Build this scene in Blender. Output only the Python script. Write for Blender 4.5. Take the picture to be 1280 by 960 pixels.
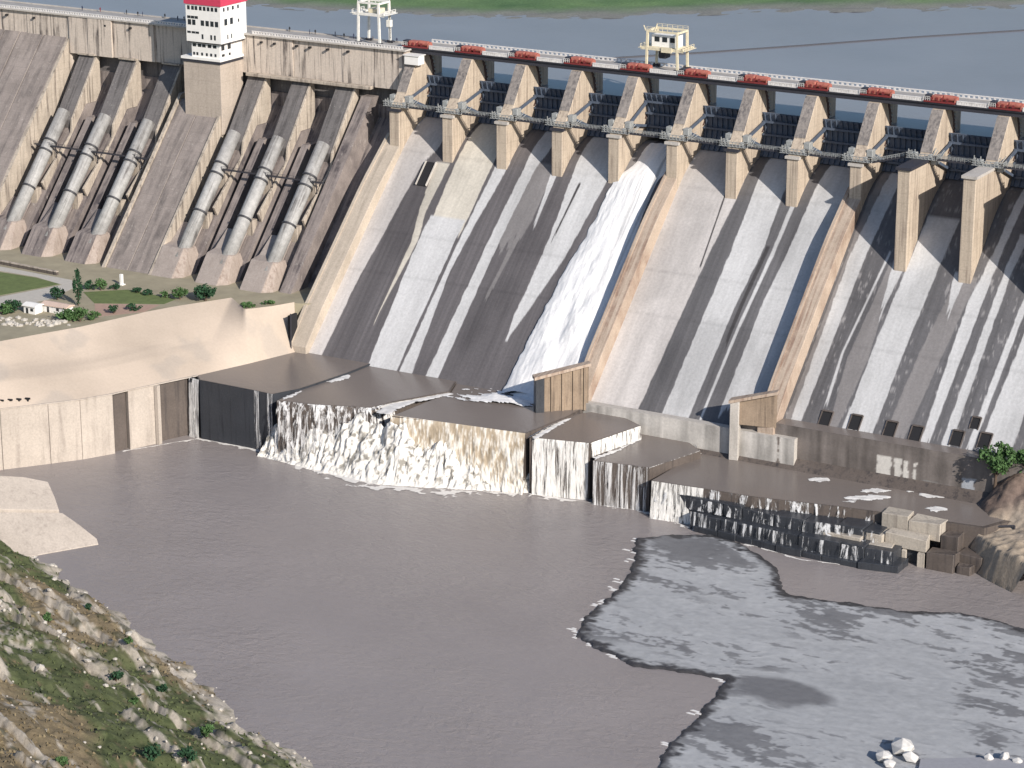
import bpy, bmesh, math, random
import numpy as np
from mathutils import Vector

random.seed(7)
RNG = np.random.default_rng(11)
SC = bpy.context.scene
COL = SC.collection
for o in list(bpy.data.objects):
    bpy.data.objects.remove(o)

# ------------------------------------------------------------------ camera
CAM = np.array([511.26, -811.56, 288.89])
YAW, PITCH, FPX = 0.52641, 0.30403, 3300.0
cam_data = bpy.data.cameras.new('camera')
cam = bpy.data.objects.new('camera', cam_data)
COL.objects.link(cam)
cam.location = CAM
cam.rotation_euler = (math.pi / 2 - PITCH, 0, YAW)
cam_data.sensor_width = 36
cam_data.lens = FPX * 36 / 1280
cam_data.clip_start = 1
cam_data.clip_end = 12000
SC.camera = cam

# ------------------------------------------------------------------ light
SUN_EL, SUN_AZ = math.radians(27.5), math.radians(-28)       # azimuth from +X towards +Y
sd = Vector((math.cos(SUN_AZ) * math.cos(SUN_EL), math.sin(SUN_AZ) * math.cos(SUN_EL), math.sin(SUN_EL)))
world = bpy.data.worlds.new('World')
SC.world = world
world.use_nodes = True
wn = world.node_tree
wn.nodes.clear()
sky = wn.nodes.new('ShaderNodeTexSky')
sky.sky_type = 'NISHITA'
sky.sun_disc = False
sky.sun_elevation = SUN_EL
sky.sun_rotation = math.atan2(sd.x, sd.y)
sky.altitude = 300
sky.ozone_density = 3.0
bg = wn.nodes.new('ShaderNodeBackground')
bg.inputs['Strength'].default_value = 0.10
wo = wn.nodes.new('ShaderNodeOutputWorld')
wn.links.new(sky.outputs[0], bg.inputs['Color'])
wn.links.new(bg.outputs[0], wo.inputs['Surface'])
sun_data = bpy.data.lights.new('sun', 'SUN')
sun_data.energy = 4.4
sun_data.angle = math.radians(0.5)
sun_data.color = (1.0, 0.93, 0.85)
sun = bpy.data.objects.new('sun', sun_data)
COL.objects.link(sun)
sun.location = (300, -300, 400)
sun.rotation_euler = sd.to_track_quat('Z', 'Y').to_euler()
SC.view_settings.view_transform = 'Standard'
SC.view_settings.look = 'None'
SC.view_settings.gamma = 1
SC.view_settings.use_curve_mapping = False
SC.view_settings.exposure = 0.38

# ------------------------------------------------------------------ pixel -> point helpers
_fw = np.array([-math.sin(YAW) * math.cos(PITCH), math.cos(YAW) * math.cos(PITCH), -math.sin(PITCH)])
_rt = np.array([math.cos(YAW), math.sin(YAW), 0.0])
_up = np.cross(_rt, _fw)


def U(x, y, X=None, Y=None, Z=None):
    d = _fw + _rt * (x - 640) / FPX + _up * (480 - y) / FPX
    if X is not None:
        t = (X - CAM[0]) / d[0]
    elif Y is not None:
        t = (Y - CAM[1]) / d[1]
    else:
        t = (Z - CAM[2]) / d[2]
    return CAM + t * d


def UZ(pts, z):
    return [tuple(U(x, y, Z=z)[:2]) for x, y in pts]


def UCH(x, y):
    """pixel -> point on the straight part of the spillway chute"""
    d = _fw + _rt * (x - 640) / FPX + _up * (480 - y) / FPX
    c = -16 - 1.03 * 81
    t = (c - (CAM[1] - 1.03 * CAM[2])) / (d[1] - 1.03 * d[2])
    return CAM + t * d


# ------------------------------------------------------------------ numpy noise
def _hash(ix, iy, s):
    h = (ix.astype(np.int64) * 374761393 + iy.astype(np.int64) * 668265263 + s * 1442695041) & 0x7fffffff
    h = ((h ^ (h >> 13)) * 1274126177) & 0x7fffffff
    h = h ^ (h >> 16)
    return (h & 0xffff) / 65535.0


def vnoise(x, y, s=0):
    x = np.asarray(x, float); y = np.asarray(y, float)
    ix = np.floor(x); iy = np.floor(y)
    fx = x - ix; fy = y - iy
    fx = fx * fx * (3 - 2 * fx); fy = fy * fy * (3 - 2 * fy)
    a = _hash(ix, iy, s); b = _hash(ix + 1, iy, s); c = _hash(ix, iy + 1, s); d = _hash(ix + 1, iy + 1, s)
    return (a * (1 - fx) + b * fx) * (1 - fy) + (c * (1 - fx) + d * fx) * fy


def fbm(x, y, o=4, s=0):
    v = 0; a = .5; t = 0
    x = np.asarray(x, float); y = np.asarray(y, float)
    for i in range(o):
        v = v + a * vnoise(x, y, s + i * 17); t += a
        x = x * 2.03 + 5.1; y = y * 2.03 + 3.7; a *= .5
    return v / t


def sstep(a, b, x):
    t = np.clip((x - a) / (b - a), 0, 1)
    return t * t * (3 - 2 * t)


# ------------------------------------------------------------------ mesh helpers
class MB:
    def __init__(s):
        s.v = []; s.f = []

    def add(s, v, f):
        n = len(s.v)
        s.v += [tuple(map(float, p)) for p in v]
        s.f += [tuple(i + n for i in q) for q in f]
        return s

    def box(s, x0, x1, y0, y1, z0, z1):
        v = [(x, y, z) for x in (x0, x1) for y in (y0, y1) for z in (z0, z1)]
        return s.add(v, [(0, 1, 3, 2), (4, 6, 7, 5), (0, 4, 5, 1), (2, 3, 7, 6), (0, 2, 6, 4), (1, 5, 7, 3)])

    def bar(s, a, b, w, h=None):
        h = h or w
        a = Vector(a); b = Vector(b); d = (b - a).normalized()
        u = d.cross(Vector((0, 0, 1)))
        if u.length < 1e-3:
            u = Vector((1, 0, 0))
        u.normalize(); t = u.cross(d).normalized()
        v = []
        for p in (a, b):
            for i, j in ((-1, -1), (1, -1), (1, 1), (-1, 1)):
                v.append(p + u * i * w / 2 + t * j * h / 2)
        return s.add(v, [(0, 3, 2, 1), (4, 5, 6, 7), (0, 1, 5, 4), (1, 2, 6, 5), (2, 3, 7, 6), (3, 0, 4, 7)])

    def tube(s, a, b, r0, r1=None, n=12, cap=True):
        r1 = r0 if r1 is None else r1
        a = Vector(a); b = Vector(b); d = (b - a).normalized()
        u = d.cross(Vector((0, 0, 1)))
        if u.length < 1e-3:
            u = Vector((1, 0, 0))
        u.normalize(); t = d.cross(u)
        v = []
        for p, r in ((a, r0), (b, r1)):
            for i in range(n):
                g = 2 * math.pi * i / n
                v.append(p + u * r * math.cos(g) + t * r * math.sin(g))
        f = [(i, (i + 1) % n, n + (i + 1) % n, n + i) for i in range(n)]
        if cap:
            f += [tuple(range(n))[::-1], tuple(range(n, 2 * n))]
        return s.add(v, f)

    def prism_x(s, prof, x0, x1):
        """closed (y,z) profile swept along X"""
        n = len(prof)
        v = [(x0, y, z) for y, z in prof] + [(x1, y, z) for y, z in prof]
        f = [(i, (i + 1) % n, n + (i + 1) % n, n + i) for i in range(n)]
        f += [tuple(range(n))[::-1], tuple(range(n, 2 * n))]
        return s.add(v, f)

    def prism_z(s, poly, z0, z1):
        """closed (x,y) polygon; z0, z1 numbers or per-point lists"""
        n = len(poly)
        a = z0 if hasattr(z0, '__len__') else [z0] * n
        b = z1 if hasattr(z1, '__len__') else [z1] * n
        v = [(x, y, a[i]) for i, (x, y) in enumerate(poly)] + [(x, y, b[i]) for i, (x, y) in enumerate(poly)]
        f = [(i, (i + 1) % n, n + (i + 1) % n, n + i) for i in range(n)]
        f += [tuple(range(n))[::-1], tuple(range(n, 2 * n))]
        return s.add(v, f)

    def mesh(s, name, loc=(0, 0, 0), smooth=False, bevel=0):
        me = bpy.data.meshes.new(name)
        v = [(p[0] - loc[0], p[1] - loc[1], p[2] - loc[2]) for p in s.v]
        me.from_pydata(v, [], s.f)
        bm = bmesh.new(); bm.from_mesh(me)
        bmesh.ops.recalc_face_normals(bm, faces=bm.faces)
        if bevel:
            ed = [e for e in bm.edges if e.is_manifold and e.calc_face_angle(0) > .5]
            bmesh.ops.bevel(bm, geom=ed, offset=bevel, segments=1, affect='EDGES', clamp_overlap=True)
        big = [f for f in bm.faces if len(f.verts) > 4]
        if big:
            bmesh.ops.triangulate(bm, faces=big)
        bm.to_mesh(me); bm.free()
        if smooth:
            me.polygons.foreach_set('use_smooth', [True] * len(me.polygons))
        return me


def link(name, me, mat, parent=None, loc=None):
    o = bpy.data.objects.new(name, me)
    COL.objects.link(o)
    if mat is not None and me is not None and not me.materials:
        me.materials.append(mat)
    if parent is not None:
        o.parent = parent
    if loc is not None:
        o.location = loc
    return o


def tag(o, label=None, cat=None, group=None, kind=None):
    if label: o['label'] = label
    if cat: o['category'] = cat
    if group: o['group'] = group
    if kind: o['kind'] = kind
    return o


def thing(name, loc, label, cat, group=None):
    o = bpy.data.objects.new(name, None)
    COL.objects.link(o)
    o.empty_display_size = 1
    o.location = loc
    return tag(o, label, cat, group)


def part(name, mb, mat, parent, smooth=False, bevel=0):
    """mb in world coordinates; parent is an un-rotated Empty / object whose world location is known"""
    L = Vector((0, 0, 0)); p = parent
    while p is not None:
        L += p.location; p = p.parent
    return link(name, mb.mesh(name, L, smooth, bevel), mat, parent)


def single(name, mb, mat, loc, label=None, cat=None, group=None, kind=None, smooth=False, bevel=0):
    o = link(name, mb.mesh(name, loc, smooth, bevel), mat, None, loc)
    return tag(o, label, cat, group, kind)


def copy_tree(o, parent=None):
    c = o.copy(); COL.objects.link(c); c.parent = parent
    for ch in list(o.children):
        copy_tree(ch, c)
    return c


def grid_mesh(name, P, mask=None, col=None, attr='stain', smooth=True):
    """P: (m,n,3) grid of world points; optional colours (m,n,3) as a point attribute"""
    m, n = P.shape[:2]
    me = bpy.data.meshes.new(name)
    idx = np.arange(m * n).reshape(m, n)
    q = np.stack([idx[:-1, :-1], idx[:-1, 1:], idx[1:, 1:], idx[1:, :-1]], -1)
    if mask is not None:
        k = mask[:-1, :-1] & mask[:-1, 1:] & mask[1:, 1:] & mask[1:, :-1]
        q = q[k]
    q = q.reshape(-1, 4)
    used = np.unique(q)
    re = -np.ones(m * n, int); re[used] = np.arange(len(used))
    q = re[q]
    V = P.reshape(-1, 3)[used]
    me.vertices.add(len(V)); me.vertices.foreach_set('co', V.astype(np.float32).ravel())
    me.loops.add(q.size); me.loops.foreach_set('vertex_index', q.astype(np.int32).ravel())
    me.polygons.add(len(q))
    me.polygons.foreach_set('loop_start', np.arange(0, q.size, 4, dtype=np.int32))
    if smooth:
        me.polygons.foreach_set('use_smooth', np.ones(len(q), bool))
    me.update(calc_edges=True)
    if col is not None:
        a = me.attributes.new(attr, 'FLOAT_COLOR', 'POINT')
        c = np.ones((len(V), 4), np.float32); c[:, :col.shape[-1]] = col.reshape(-1, col.shape[-1])[used]
        a.data.foreach_set('color', c.ravel())
    return me


# ------------------------------------------------------------------ materials
class NT:
    def __init__(s, name):
        s.m = bpy.data.materials.new(name); s.m.use_nodes = True
        s.t = s.m.node_tree; s.t.nodes.clear()
        s.out = s.n('ShaderNodeOutputMaterial'); s.b = s.n('ShaderNodeBsdfPrincipled')
        s.l(s.b.outputs[0], s.out.inputs['Surface'])
        s.geo = s.n('ShaderNodeNewGeometry')

    def n(s, t): return s.t.nodes.new(t)
    def l(s, a, b): s.t.links.new(a, b)

    def noise(s, scale=(1, 1, 1), sc=1.0, detail=5, rough=.6, dist=0, src=None):
        mp = s.n('ShaderNodeMapping'); mp.inputs['Scale'].default_value = scale
        s.l(src or s.geo.outputs['Position'], mp.inputs['Vector'])
        nz = s.n('ShaderNodeTexNoise')
        nz.inputs['Scale'].default_value = sc; nz.inputs['Detail'].default_value = detail
        nz.inputs['Roughness'].default_value = rough; nz.inputs['Distortion'].default_value = dist
        s.l(mp.outputs[0], nz.inputs['Vector'])
        return nz.outputs['Fac']

    def ramp(s, src, stops, interp='LINEAR'):
        r = s.n('ShaderNodeValToRGB'); r.color_ramp.interpolation = interp
        e = r.color_ramp.elements
        while len(e) < len(stops): e.new(.5)
        for i, (p, c) in enumerate(stops):
            e[i].position = p
            e[i].color = (c, c, c, 1) if not hasattr(c, '__len__') else (*c[:3], 1)
        s.l(src, r.inputs['Fac'])
        return r.outputs['Color']

    def mix(s, fac, a, b, mode='MIX'):
        m = s.n('ShaderNodeMix'); m.data_type = 'RGBA'; m.blend_type = mode
        for v, k in ((fac, 0), (a, 6), (b, 7)):
            if hasattr(v, 'is_linked') or hasattr(v, 'links'):
                s.l(v, m.inputs[k])
            elif k == 0:
                m.inputs[0].default_value = v
            else:
                m.inputs[k].default_value = (*v[:3], 1)
        return m.outputs[2]

    def bump(s, src, strength=.3, dist=.2):
        b = s.n('ShaderNodeBump'); b.inputs['Strength'].default_value = strength
        b.inputs['Distance'].default_value = dist
        s.l(src, b.inputs['Height']); s.l(b.outputs[0], s.b.inputs['Normal'])

    def col(s, c):
        if hasattr(c, '__len__'): s.b.inputs['Base Color'].default_value = (*c[:3], 1)
        else: s.l(c, s.b.inputs['Base Color'])

    def rough(s, r):
        if isinstance(r, (int, float)): s.b.inputs['Roughness'].default_value = r
        else: s.l(r, s.b.inputs['Roughness'])


def concrete(name, c, dark=None, streak=.5, blotch=.5, rough=.85, sc=.12, bump=.35, sx=.9, joints=0, lo=.5, hi=.68, speck=0, slope=False):
    """weathered concrete: blotches, vertical run-off streaks, fine grain, faint lift joints"""
    k = NT(name)
    dark = dark or tuple(x * .38 for x in c)
    a = k.noise(sc=sc, detail=6, rough=.65)
    col = k.mix(k.ramp(a, [(.3, 0), (.75, blotch)]), c, tuple(x * .62 for x in c))
    st = k.noise(scale=(sx, .03, .03) if slope else (sx, sx, .035), sc=1, detail=5, rough=.6, dist=.4)
    m = k.ramp(st, [(lo, 0), (hi, streak)])
    br = k.noise(scale=(.25, .25, .12), sc=1, detail=3)
    m2 = k.mix(1.0, m, k.ramp(br, [(.35, .25), (.62, 1.0)]), 'MULTIPLY')
    col = k.mix(m2, col, dark)
    if joints:
        sep = k.n('ShaderNodeSeparateXYZ'); k.l(k.geo.outputs['Position'], sep.inputs[0])
        md = k.n('ShaderNodeMath'); md.operation = 'PINGPONG'; md.inputs[1].default_value = joints
        k.l(sep.outputs['Z'], md.inputs[0])
        j = k.ramp(md.outputs[0], [(0.0, .45), (.10, 0)])
        col = k.mix(j, col, tuple(x * .5 for x in c))
    fine = k.noise(sc=1.6, detail=6, rough=.7)
    col = k.mix(.55, col, k.ramp(fine, [(.25, .45), (.75, 1.0)]), 'MULTIPLY')
    if speck:
        sp = k.noise(scale=(.8, .8, .25), sc=1, detail=5, rough=.8)
        col = k.mix(k.ramp(sp, [(.6, 0), (.68, speck)]), col, (.62, .58, .52))
    k.col(col); k.rough(rough); k.bump(fine, bump, .12)
    k.b.inputs['Specular IOR Level'].default_value = .3
    return k.m


def plain(name, c, rough=.6, metal=0, var=.25, sc=.8):
    k = NT(name)
    a = k.noise(sc=sc, detail=4)
    k.col(k.mix(k.ramp(a, [(.3, 0), (.75, var)]), c, tuple(x * .45 for x in c)))
    k.rough(rough); k.b.inputs['Metallic'].default_value = metal
    return k.m


M = {}
M['pier'] = concrete('pier_concrete', (.60, .50, .39), dark=(.22, .17, .14), streak=.75, blotch=.45, sx=1.2, lo=.46, hi=.62, joints=1.6)
M['pierfront'] = concrete('dark_pier_front', (.36, .32, .29), dark=(.09, .085, .09), streak=.9, blotch=.7, sx=1.2, lo=.42, hi=.62, joints=1.0)
M['wall_tan'] = concrete('divide_wall_concrete', (.56, .45, .355), dark=(.24, .15, .11), streak=.8, blotch=.65, sx=.9, slope=True, lo=.45, hi=.62)
M['train'] = concrete('training_wall_concrete', (.58, .495, .40), streak=.5, blotch=.5, sx=.7, slope=True)
M['upper'] = concrete('upper_wall_concrete', (.66, .57, .485), dark=(.10, .085, .08), streak=.95, blotch=.3, sx=.8, lo=.50, hi=.62)
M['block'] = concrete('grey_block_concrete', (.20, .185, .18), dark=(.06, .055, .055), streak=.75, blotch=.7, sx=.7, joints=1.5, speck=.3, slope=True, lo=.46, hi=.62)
M['block_light'] = concrete('light_block_concrete', (.58, .50, .41), dark=(.13, .105, .09), streak=.8, blotch=.85, sx=.8, joints=1.2, lo=.48, hi=.62, speck=.2)  # tan brightened for the sunlit flanks of the blocks
M['face'] = concrete('dam_face_concrete', (.34, .29, .265), dark=(.07, .06, .065), streak=.9, blotch=.8, sx=.55, speck=.4, slope=True, lo=.42, hi=.60)
M['raised'] = concrete('raised_block_concrete', (.36, .31, .28), dark=(.12, .105, .10), streak=.8, blotch=.8, sx=.35, joints=1.5, speck=.35, slope=True, lo=.42, hi=.64)
M['guide'] = concrete('guide_wall_concrete', (.60, .50, .39), dark=(.33, .27, .22), streak=.35, blotch=.5, sc=.06, sx=.25, bump=.2)
M['guide_low'] = concrete('lower_guide_wall_concrete', (.56, .49, .42), dark=(.26, .22, .19), streak=.5, blotch=.5, sc=.08, sx=.4)
M['wet'] = concrete('wet_concrete', (.15, .125, .11), dark=(.03, .03, .035), streak=.8, blotch=.7, rough=.35, sx=.8)
M['wetdark'] = concrete('wet_dark_concrete', (.055, .06, .07), dark=(.02, .022, .028), streak=.8, blotch=.6, rough=.3, sx=.9)
M['lip'] = concrete('lip_concrete', (.58, .54, .49), streak=.4, blotch=.5, sx=.4)
M['rubble'] = concrete('broken_concrete', (.55, .49, .41), dark=(.2, .17, .15), streak=.6, blotch=.7, sx=.8, bump=.8)
M['brownpanel'] = concrete('brown_panel_concrete', (.38, .29, .21), dark=(.10, .075, .06), streak=.95, blotch=.8, sx=1.3)
M['pedestal'] = concrete('pedestal_concrete', (.54, .46, .385), streak=.35, blotch=.5, joints=2.5)
M['white'] = plain('white_paint', (.80, .78, .74), .6, var=.18, sc=.5)
M['rail_white'] = plain('parapet_white_paint', (.74, .71, .68), .7, var=.6, sc=.9)
M['red'] = plain('red_roof_paint', (.55, .05, .10), .6, var=.3)
M['orange'] = plain('orange_machine_paint', (.46, .15, .11), .7, var=.8, sc=1.0)
M['darkred'] = plain('dark_red_machine_paint', (.20, .03, .03), .5, var=.4)
M['cream'] = plain('cream_crane_paint', (.72, .64, .46), .55, var=.45, sc=.9)
M['crane_white'] = plain('white_crane_paint', (.76, .74, .68), .55, var=.4, sc=.9)
M['glass'] = plain('dark_window', (.03, .035, .04), .15, var=.3)
M['girder'] = plain('dark_girder_steel', (.035, .035, .045), .6, var=.4)
M['gate'] = plain('blue_grey_gate_steel', (.085, .11, .155), .6, var=.5, sc=.4)
M['steel'] = plain('grey_galvanised_steel', (.36, .37, .36), .6, metal=.1, var=.6, sc=1.5)
M['rust'] = plain('rusty_track_steel', (.09, .05, .04), .7, var=.4, sc=1.5)
M['black'] = plain('dark_void', (.012, .012, .014), .9, var=.1)
M['ring'] = plain('dark_ring_steel', (.04, .04, .045), .6, var=.3)
M['rock'] = plain('pale_rock', (.52, .48, .42), .9, var=.7, sc=.6)
M['asphalt'] = plain('dusty_concrete_road', (.36, .34, .315), .9, var=.4, sc=.3)
M['trunk'] = plain('bark', (.10, .07, .05), .9)
M['cloth_dark'] = plain('dark_clothing', (.03, .03, .045), .9)
M['boom'] = plain('boom_float', (.03, .03, .04), .6)


def mat_attr(name, rough_wet=.45, rough_dry=.85, detail=.5, attr='stain', bump=.25, spec=.3, fsc=1.2):
    k = NT(name)
    at = k.n('ShaderNodeAttribute'); at.attribute_name = attr
    f = k.noise(sc=fsc, detail=6, rough=.7)
    c = k.mix(detail, at.outputs['Color'], k.ramp(f, [(.25, .4), (.75, 1.0)]), 'MULTIPLY')
    k.col(c)
    bw = k.n('ShaderNodeRGBToBW'); k.l(at.outputs['Color'], bw.inputs[0])
    r = k.n('ShaderNodeMapRange'); r.inputs[1].default_value = .08; r.inputs[2].default_value = .4
    r.inputs[3].default_value = rough_wet; r.inputs[4].default_value = rough_dry
    k.l(bw.outputs[0], r.inputs[0]); k.l(r.outputs[0], k.b.inputs['Roughness'])
    k.b.inputs['Specular IOR Level'].default_value = spec
    k.bump(f, bump, .15)
    return k.m


M['chute'] = mat_attr('stained_chute_concrete', detail=.45)
M['mud'] = mat_attr('grey_mud', rough_wet=.5, rough_dry=.8, detail=.3, bump=.3, fsc=.5)
M['hill'] = mat_attr('hill_grass_and_rock', .95, .95, detail=.7, bump=.9, spec=.1, fsc=.9)
M['foamattr'] = mat_attr('white_water', .6, .8, detail=.3, bump=.15, spec=.25, fsc=1.5)


def water_mat(name, c, bumps, rough=.22, spec=.5):
    k = NT(name)
    big = k.noise(scale=(1, 1, 1), sc=.018, detail=4)
    k.col(k.mix(k.ramp(big, [(.3, 0), (.7, 1)]), c, tuple(x * .86 for x in c)))
    k.rough(rough); k.b.inputs['Specular IOR Level'].default_value = spec
    k.b.inputs['IOR'].default_value = 1.33
    a = k.noise(scale=(1, 1.5, 1), sc=bumps[0], detail=6, rough=.62, dist=.6)
    patch = k.noise(sc=.02, detail=2)
    h = k.mix(1.0, a, k.ramp(patch, [(.35, .25), (.65, 1)]), 'MULTIPLY')
    k.bump(h, bumps[1], bumps[2])
    return k.m


M['river'] = water_mat('brown_river_water', (.28, .25, .24), (.26, .7, .8), rough=.28)
M['reservoir'] = water_mat('grey_reservoir_water', (.23, .23, .235), (.3, .3, .4), rough=.3)
M['pool'] = water_mat('shallow_apron_water', (.20, .172, .155), (.35, .45, .3), rough=.22)


def fall_mat(name, c, lo, hi, sx=1.3, sz=.05, amin=0.0):
    """falling water sheet: white strands with gaps"""
    k = NT(name)
    st = k.noise(scale=(sx, sx, sz), sc=1, detail=6, rough=.7, dist=.5)
    al = k.ramp(st, [(lo, amin), (hi, 1)])
    f = k.noise(scale=(1, 1, .3), sc=1.5, detail=5)
    k.col(k.mix(k.ramp(f, [(.3, .5), (.6, 0)]), c, tuple(x * .6 for x in c)))
    k.rough(.6)
    k.l(al, k.b.inputs['Alpha'])
    k.bump(st, .5, .3)
    return k.m


M['fall_white'] = fall_mat('white_fall', (.80, .78, .74), .36, .52, 1.1, .06)
M['fall_thin'] = fall_mat('thin_fall', (.72, .71, .70), .46, .60, .9, .03)
M['fall_sparse'] = fall_mat('sparse_trickles', (.70, .70, .70), .53, .62, .55, .02)
M['fall_brown'] = fall_mat('brown_fall', (.52, .44, .33), .22, .50, .9, .12, amin=.45)
M['fall_solid'] = fall_mat('solid_fall', (.84, .82, .78), .10, .30, .6, .1)

# ================================================================== SETTING
single('ground', MB().add([(-6000, -6000, -9), (6000, -6000, -9), (6000, 6000, -9), (-6000, 6000, -9)], [(0, 1, 2, 3)]),
       plain('far_ground', (.10, .11, .06), .95, sc=.01), (0, 0, -9), kind='structure')
single('river', MB().add([(-300, -900, 0), (900, -900, 0), (900, -60, 0), (-300, -60, 0)], [(0, 1, 2, 3)]),
       M['river'], (0, 0, 0), kind='structure')
single('reservoir', MB().add([(-900, 2.2, 106.2), (1200, 2.2, 106.2), (1200, 1500, 106.2), (-900, 1500, 106.2)], [(0, 1, 2, 3)]),
       M['reservoir'], (0, 2.2, 106.2), kind='structure')

# ---- far green bank
shore = [(-700, 60), (-420, 96), (-260, 100)] + UZ([(300, 5), (400, 12), (500, 18), (650, 22), (800, 20), (950, 14), (1130, 12), (1290, 8)], 106.2) + [(190, 300), (320, 390), (700, 600)]
shore = np.array(shore)
m, n = 420, 90
tt = np.linspace(0, 1, m)
ss = np.concatenate([[0], np.cumsum(np.hypot(*np.diff(shore, axis=0).T))]); ss /= ss[-1]
sx_ = np.interp(tt, ss, shore[:, 0]); sy_ = np.interp(tt, ss, shore[:, 1])
dv = np.linspace(0, 1, n) ** 1.5 * 420 - 6
P = np.zeros((m, n, 3))
P[..., 0] = sx_[:, None] - .45 * dv[None]; P[..., 1] = sy_[:, None] + .9 * dv[None]
wob = (fbm(P[..., 0] * .05, P[..., 1] * .05, 4, 3) - .5) * 14
P[..., 2] = 106.2 + np.clip(dv[None] + wob, -6, None) * .045 + np.clip(dv[None] - 90, 0, None) * .1 + (fbm(P[..., 0] * .2, P[..., 1] * .2, 4, 5) - .5) * 1.6
g = fbm(P[..., 0] * .04, P[..., 1] * .10, 5, 9); e = sstep(3, 22, dv[None] + wob)
c = np.zeros((m, n, 3))
grass = np.stack([.085 + .10 * g, .16 + .12 * g, .075 + .05 * g], -1); mudc = np.stack([.24 + 0 * g, .24 + 0 * g, .22 + 0 * g], -1)
gg = e * sstep(.25, .5, fbm(P[..., 0] * .03, P[..., 1] * .06, 5, 21) + .15)
c = mudc * (1 - gg[..., None]) + grass * gg[..., None]
far = link('far_bank', grid_mesh('far_bank', P, None, c), M['hill']); far['kind'] = 'structure'

# ---- hillside in the foreground
S = np.array([(-200, -232), (-70, -238), (-25, -238), (8, -240), (40, -252), (76, -270), (134, -304), (166, -319), (230, -352), (330, -410)], float)
m, n = 560, 300
ss = np.concatenate([[0], np.cumsum(np.hypot(*np.diff(S, axis=0).T))])
uu = np.linspace(0, ss[-1], m)
bx_ = np.interp(uu, ss, S[:, 0]); by_ = np.interp(uu, ss, S[:, 1])
dd = np.linspace(-6, 190, n)
P = np.zeros((m, n, 3))
P[..., 0] = bx_[:, None] - .46 * dd[None]; P[..., 1] = by_[:, None] - .89 * dd[None]
u2 = uu[:, None] + 0 * dd[None]; d2 = dd[None] + 0 * uu[:, None]
lay = fbm(u2 * .022, d2 * .10, 5, 31)
led = fbm(u2 * .05 + 3, d2 * .20 + d2 * .0, 4, 37)
ledge = sstep(.50, .60, led)
fine = fbm(u2 * .45, d2 * .45, 5, 41)
med = fbm(u2 * .10, d2 * .12, 4, 43)
edge = (fbm(u2 * .09, u2 * 0 + 7, 4, 47) - .5) * 12
z = np.clip(d2 + edge, -8, None) * .44
strata = fbm(u2 * .018 + 4, d2 * .16 + u2 * .012, 5, 33)
z = z + sstep(0, 8, d2) * ((lay - .5) * 5 + (med - .5) * 3.0 + sstep(.54, .64, strata) * 2.4 + (fine - .5) * 1.3)
z = z + 20 * sstep(14, -22, P[..., 0]) * sstep(-2, 10, d2) * (.75 + .5 * med)
P[..., 2] = z
gz = np.gradient(z, axis=1) / (dd[1] - dd[0]); gu = np.gradient(z, axis=0) / (uu[1] - uu[0])
steep = np.hypot(gz - .3, gu)
rock = np.clip(sstep(.52, .57, strata) * sstep(.70, .62, strata) * sstep(.30, .55, fbm(u2 * .35, d2 * .5, 4, 35)) * .95 + sstep(.75, 1.2, steep) * sstep(.40, .62, fine + .25 * led) + sstep(.62, .70, fbm(u2 * .05, d2 * .22, 5, 53)) * sstep(.40, .6, fbm(u2 * .5, d2 * .8, 3, 54)) * .9 + sstep(9, 2, d2 + edge) * sstep(.35, .6, med + fine * .4), 0, 1)
grn = sstep(.44, .64, fbm(u2 * .018 + 2, d2 * .045, 4, 59) + (.10 - np.clip(d2 - 30, 0, 80) * .0035)) * sstep(.3, .5, fine + .1)
c_dry = np.stack([.17 + .13 * fine, .135 + .10 * fine, .085 + .06 * fine], -1)
c_grn = np.stack([.075 + .06 * fine, .092 + .06 * fine, .042 + .03 * fine], -1)
c_rk = np.stack([.38 + .26 * med, .335 + .24 * med, .275 + .21 * med], -1)
dk = sstep(.62, .72, fbm(u2 * .25 + 9, d2 * .35, 4, 61))[..., None] * .6
c = c_dry * (1 - grn[..., None]) + c_grn * grn[..., None]
c = c * (1 - rock[..., None]) + c_rk * rock[..., None]
c = c * (1 - dk) + np.array([.035, .05, .022]) * dk
hill = link('hillside', grid_mesh('hillside', P, None, c), M['hill']); hill['kind'] = 'structure'
HILL = (P, uu, dd)

# boulders (stuff) on the hill: many small broken rocks
def rock_mb(mb, p, r, seed):
    rr = random.Random(seed)
    v = []; ico = [(0, 0, 1), (.9, 0, .45), (.28, .85, .45), (-.72, .53, .45), (-.72, -.53, .45), (.28, -.85, .45), (.72, .53, -.45), (-.28, .85, -.45), (-.9, 0, -.45), (-.28, -.85, -.45), (.72, -.53, -.45), (0, 0, -1)]
    f = [(0, 1, 2), (0, 2, 3), (0, 3, 4), (0, 4, 5), (0, 5, 1), (1, 6, 2), (2, 7, 3), (3, 8, 4), (4, 9, 5), (5, 10, 1), (2, 6, 7), (3, 7, 8), (4, 8, 9), (5, 9, 10), (1, 10, 6), (6, 11, 7), (7, 11, 8), (8, 11, 9), (9, 11, 10), (10, 11, 6)]
    sx, sy, sz = (rr.uniform(.7, 1.3) for _ in range(3))
    for a in ico:
        k = r * rr.uniform(.72, 1.15)
        v.append((p[0] + a[0] * k * sx, p[1] + a[1] * k * sy, p[2] + a[2] * k * sz * .75))
    mb.add(v, f)

mb = MB()
cnt = 0
while cnt < 1500:
    i = random.randrange(m); j = random.randrange(4, n)
    if rock[i, j] > .45 or (random.random() < .06):
        rock_mb(mb, P[i, j] + np.array([0, 0, .1]), random.uniform(.3, .7) if random.random() < .85 else random.uniform(.7, 1.5), cnt); cnt += 1
single('hill_stones', mb, M['rock'], (60, -300, 20), 'pale loose stones scattered over the grassy hillside', 'stones', kind='stuff')

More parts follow.
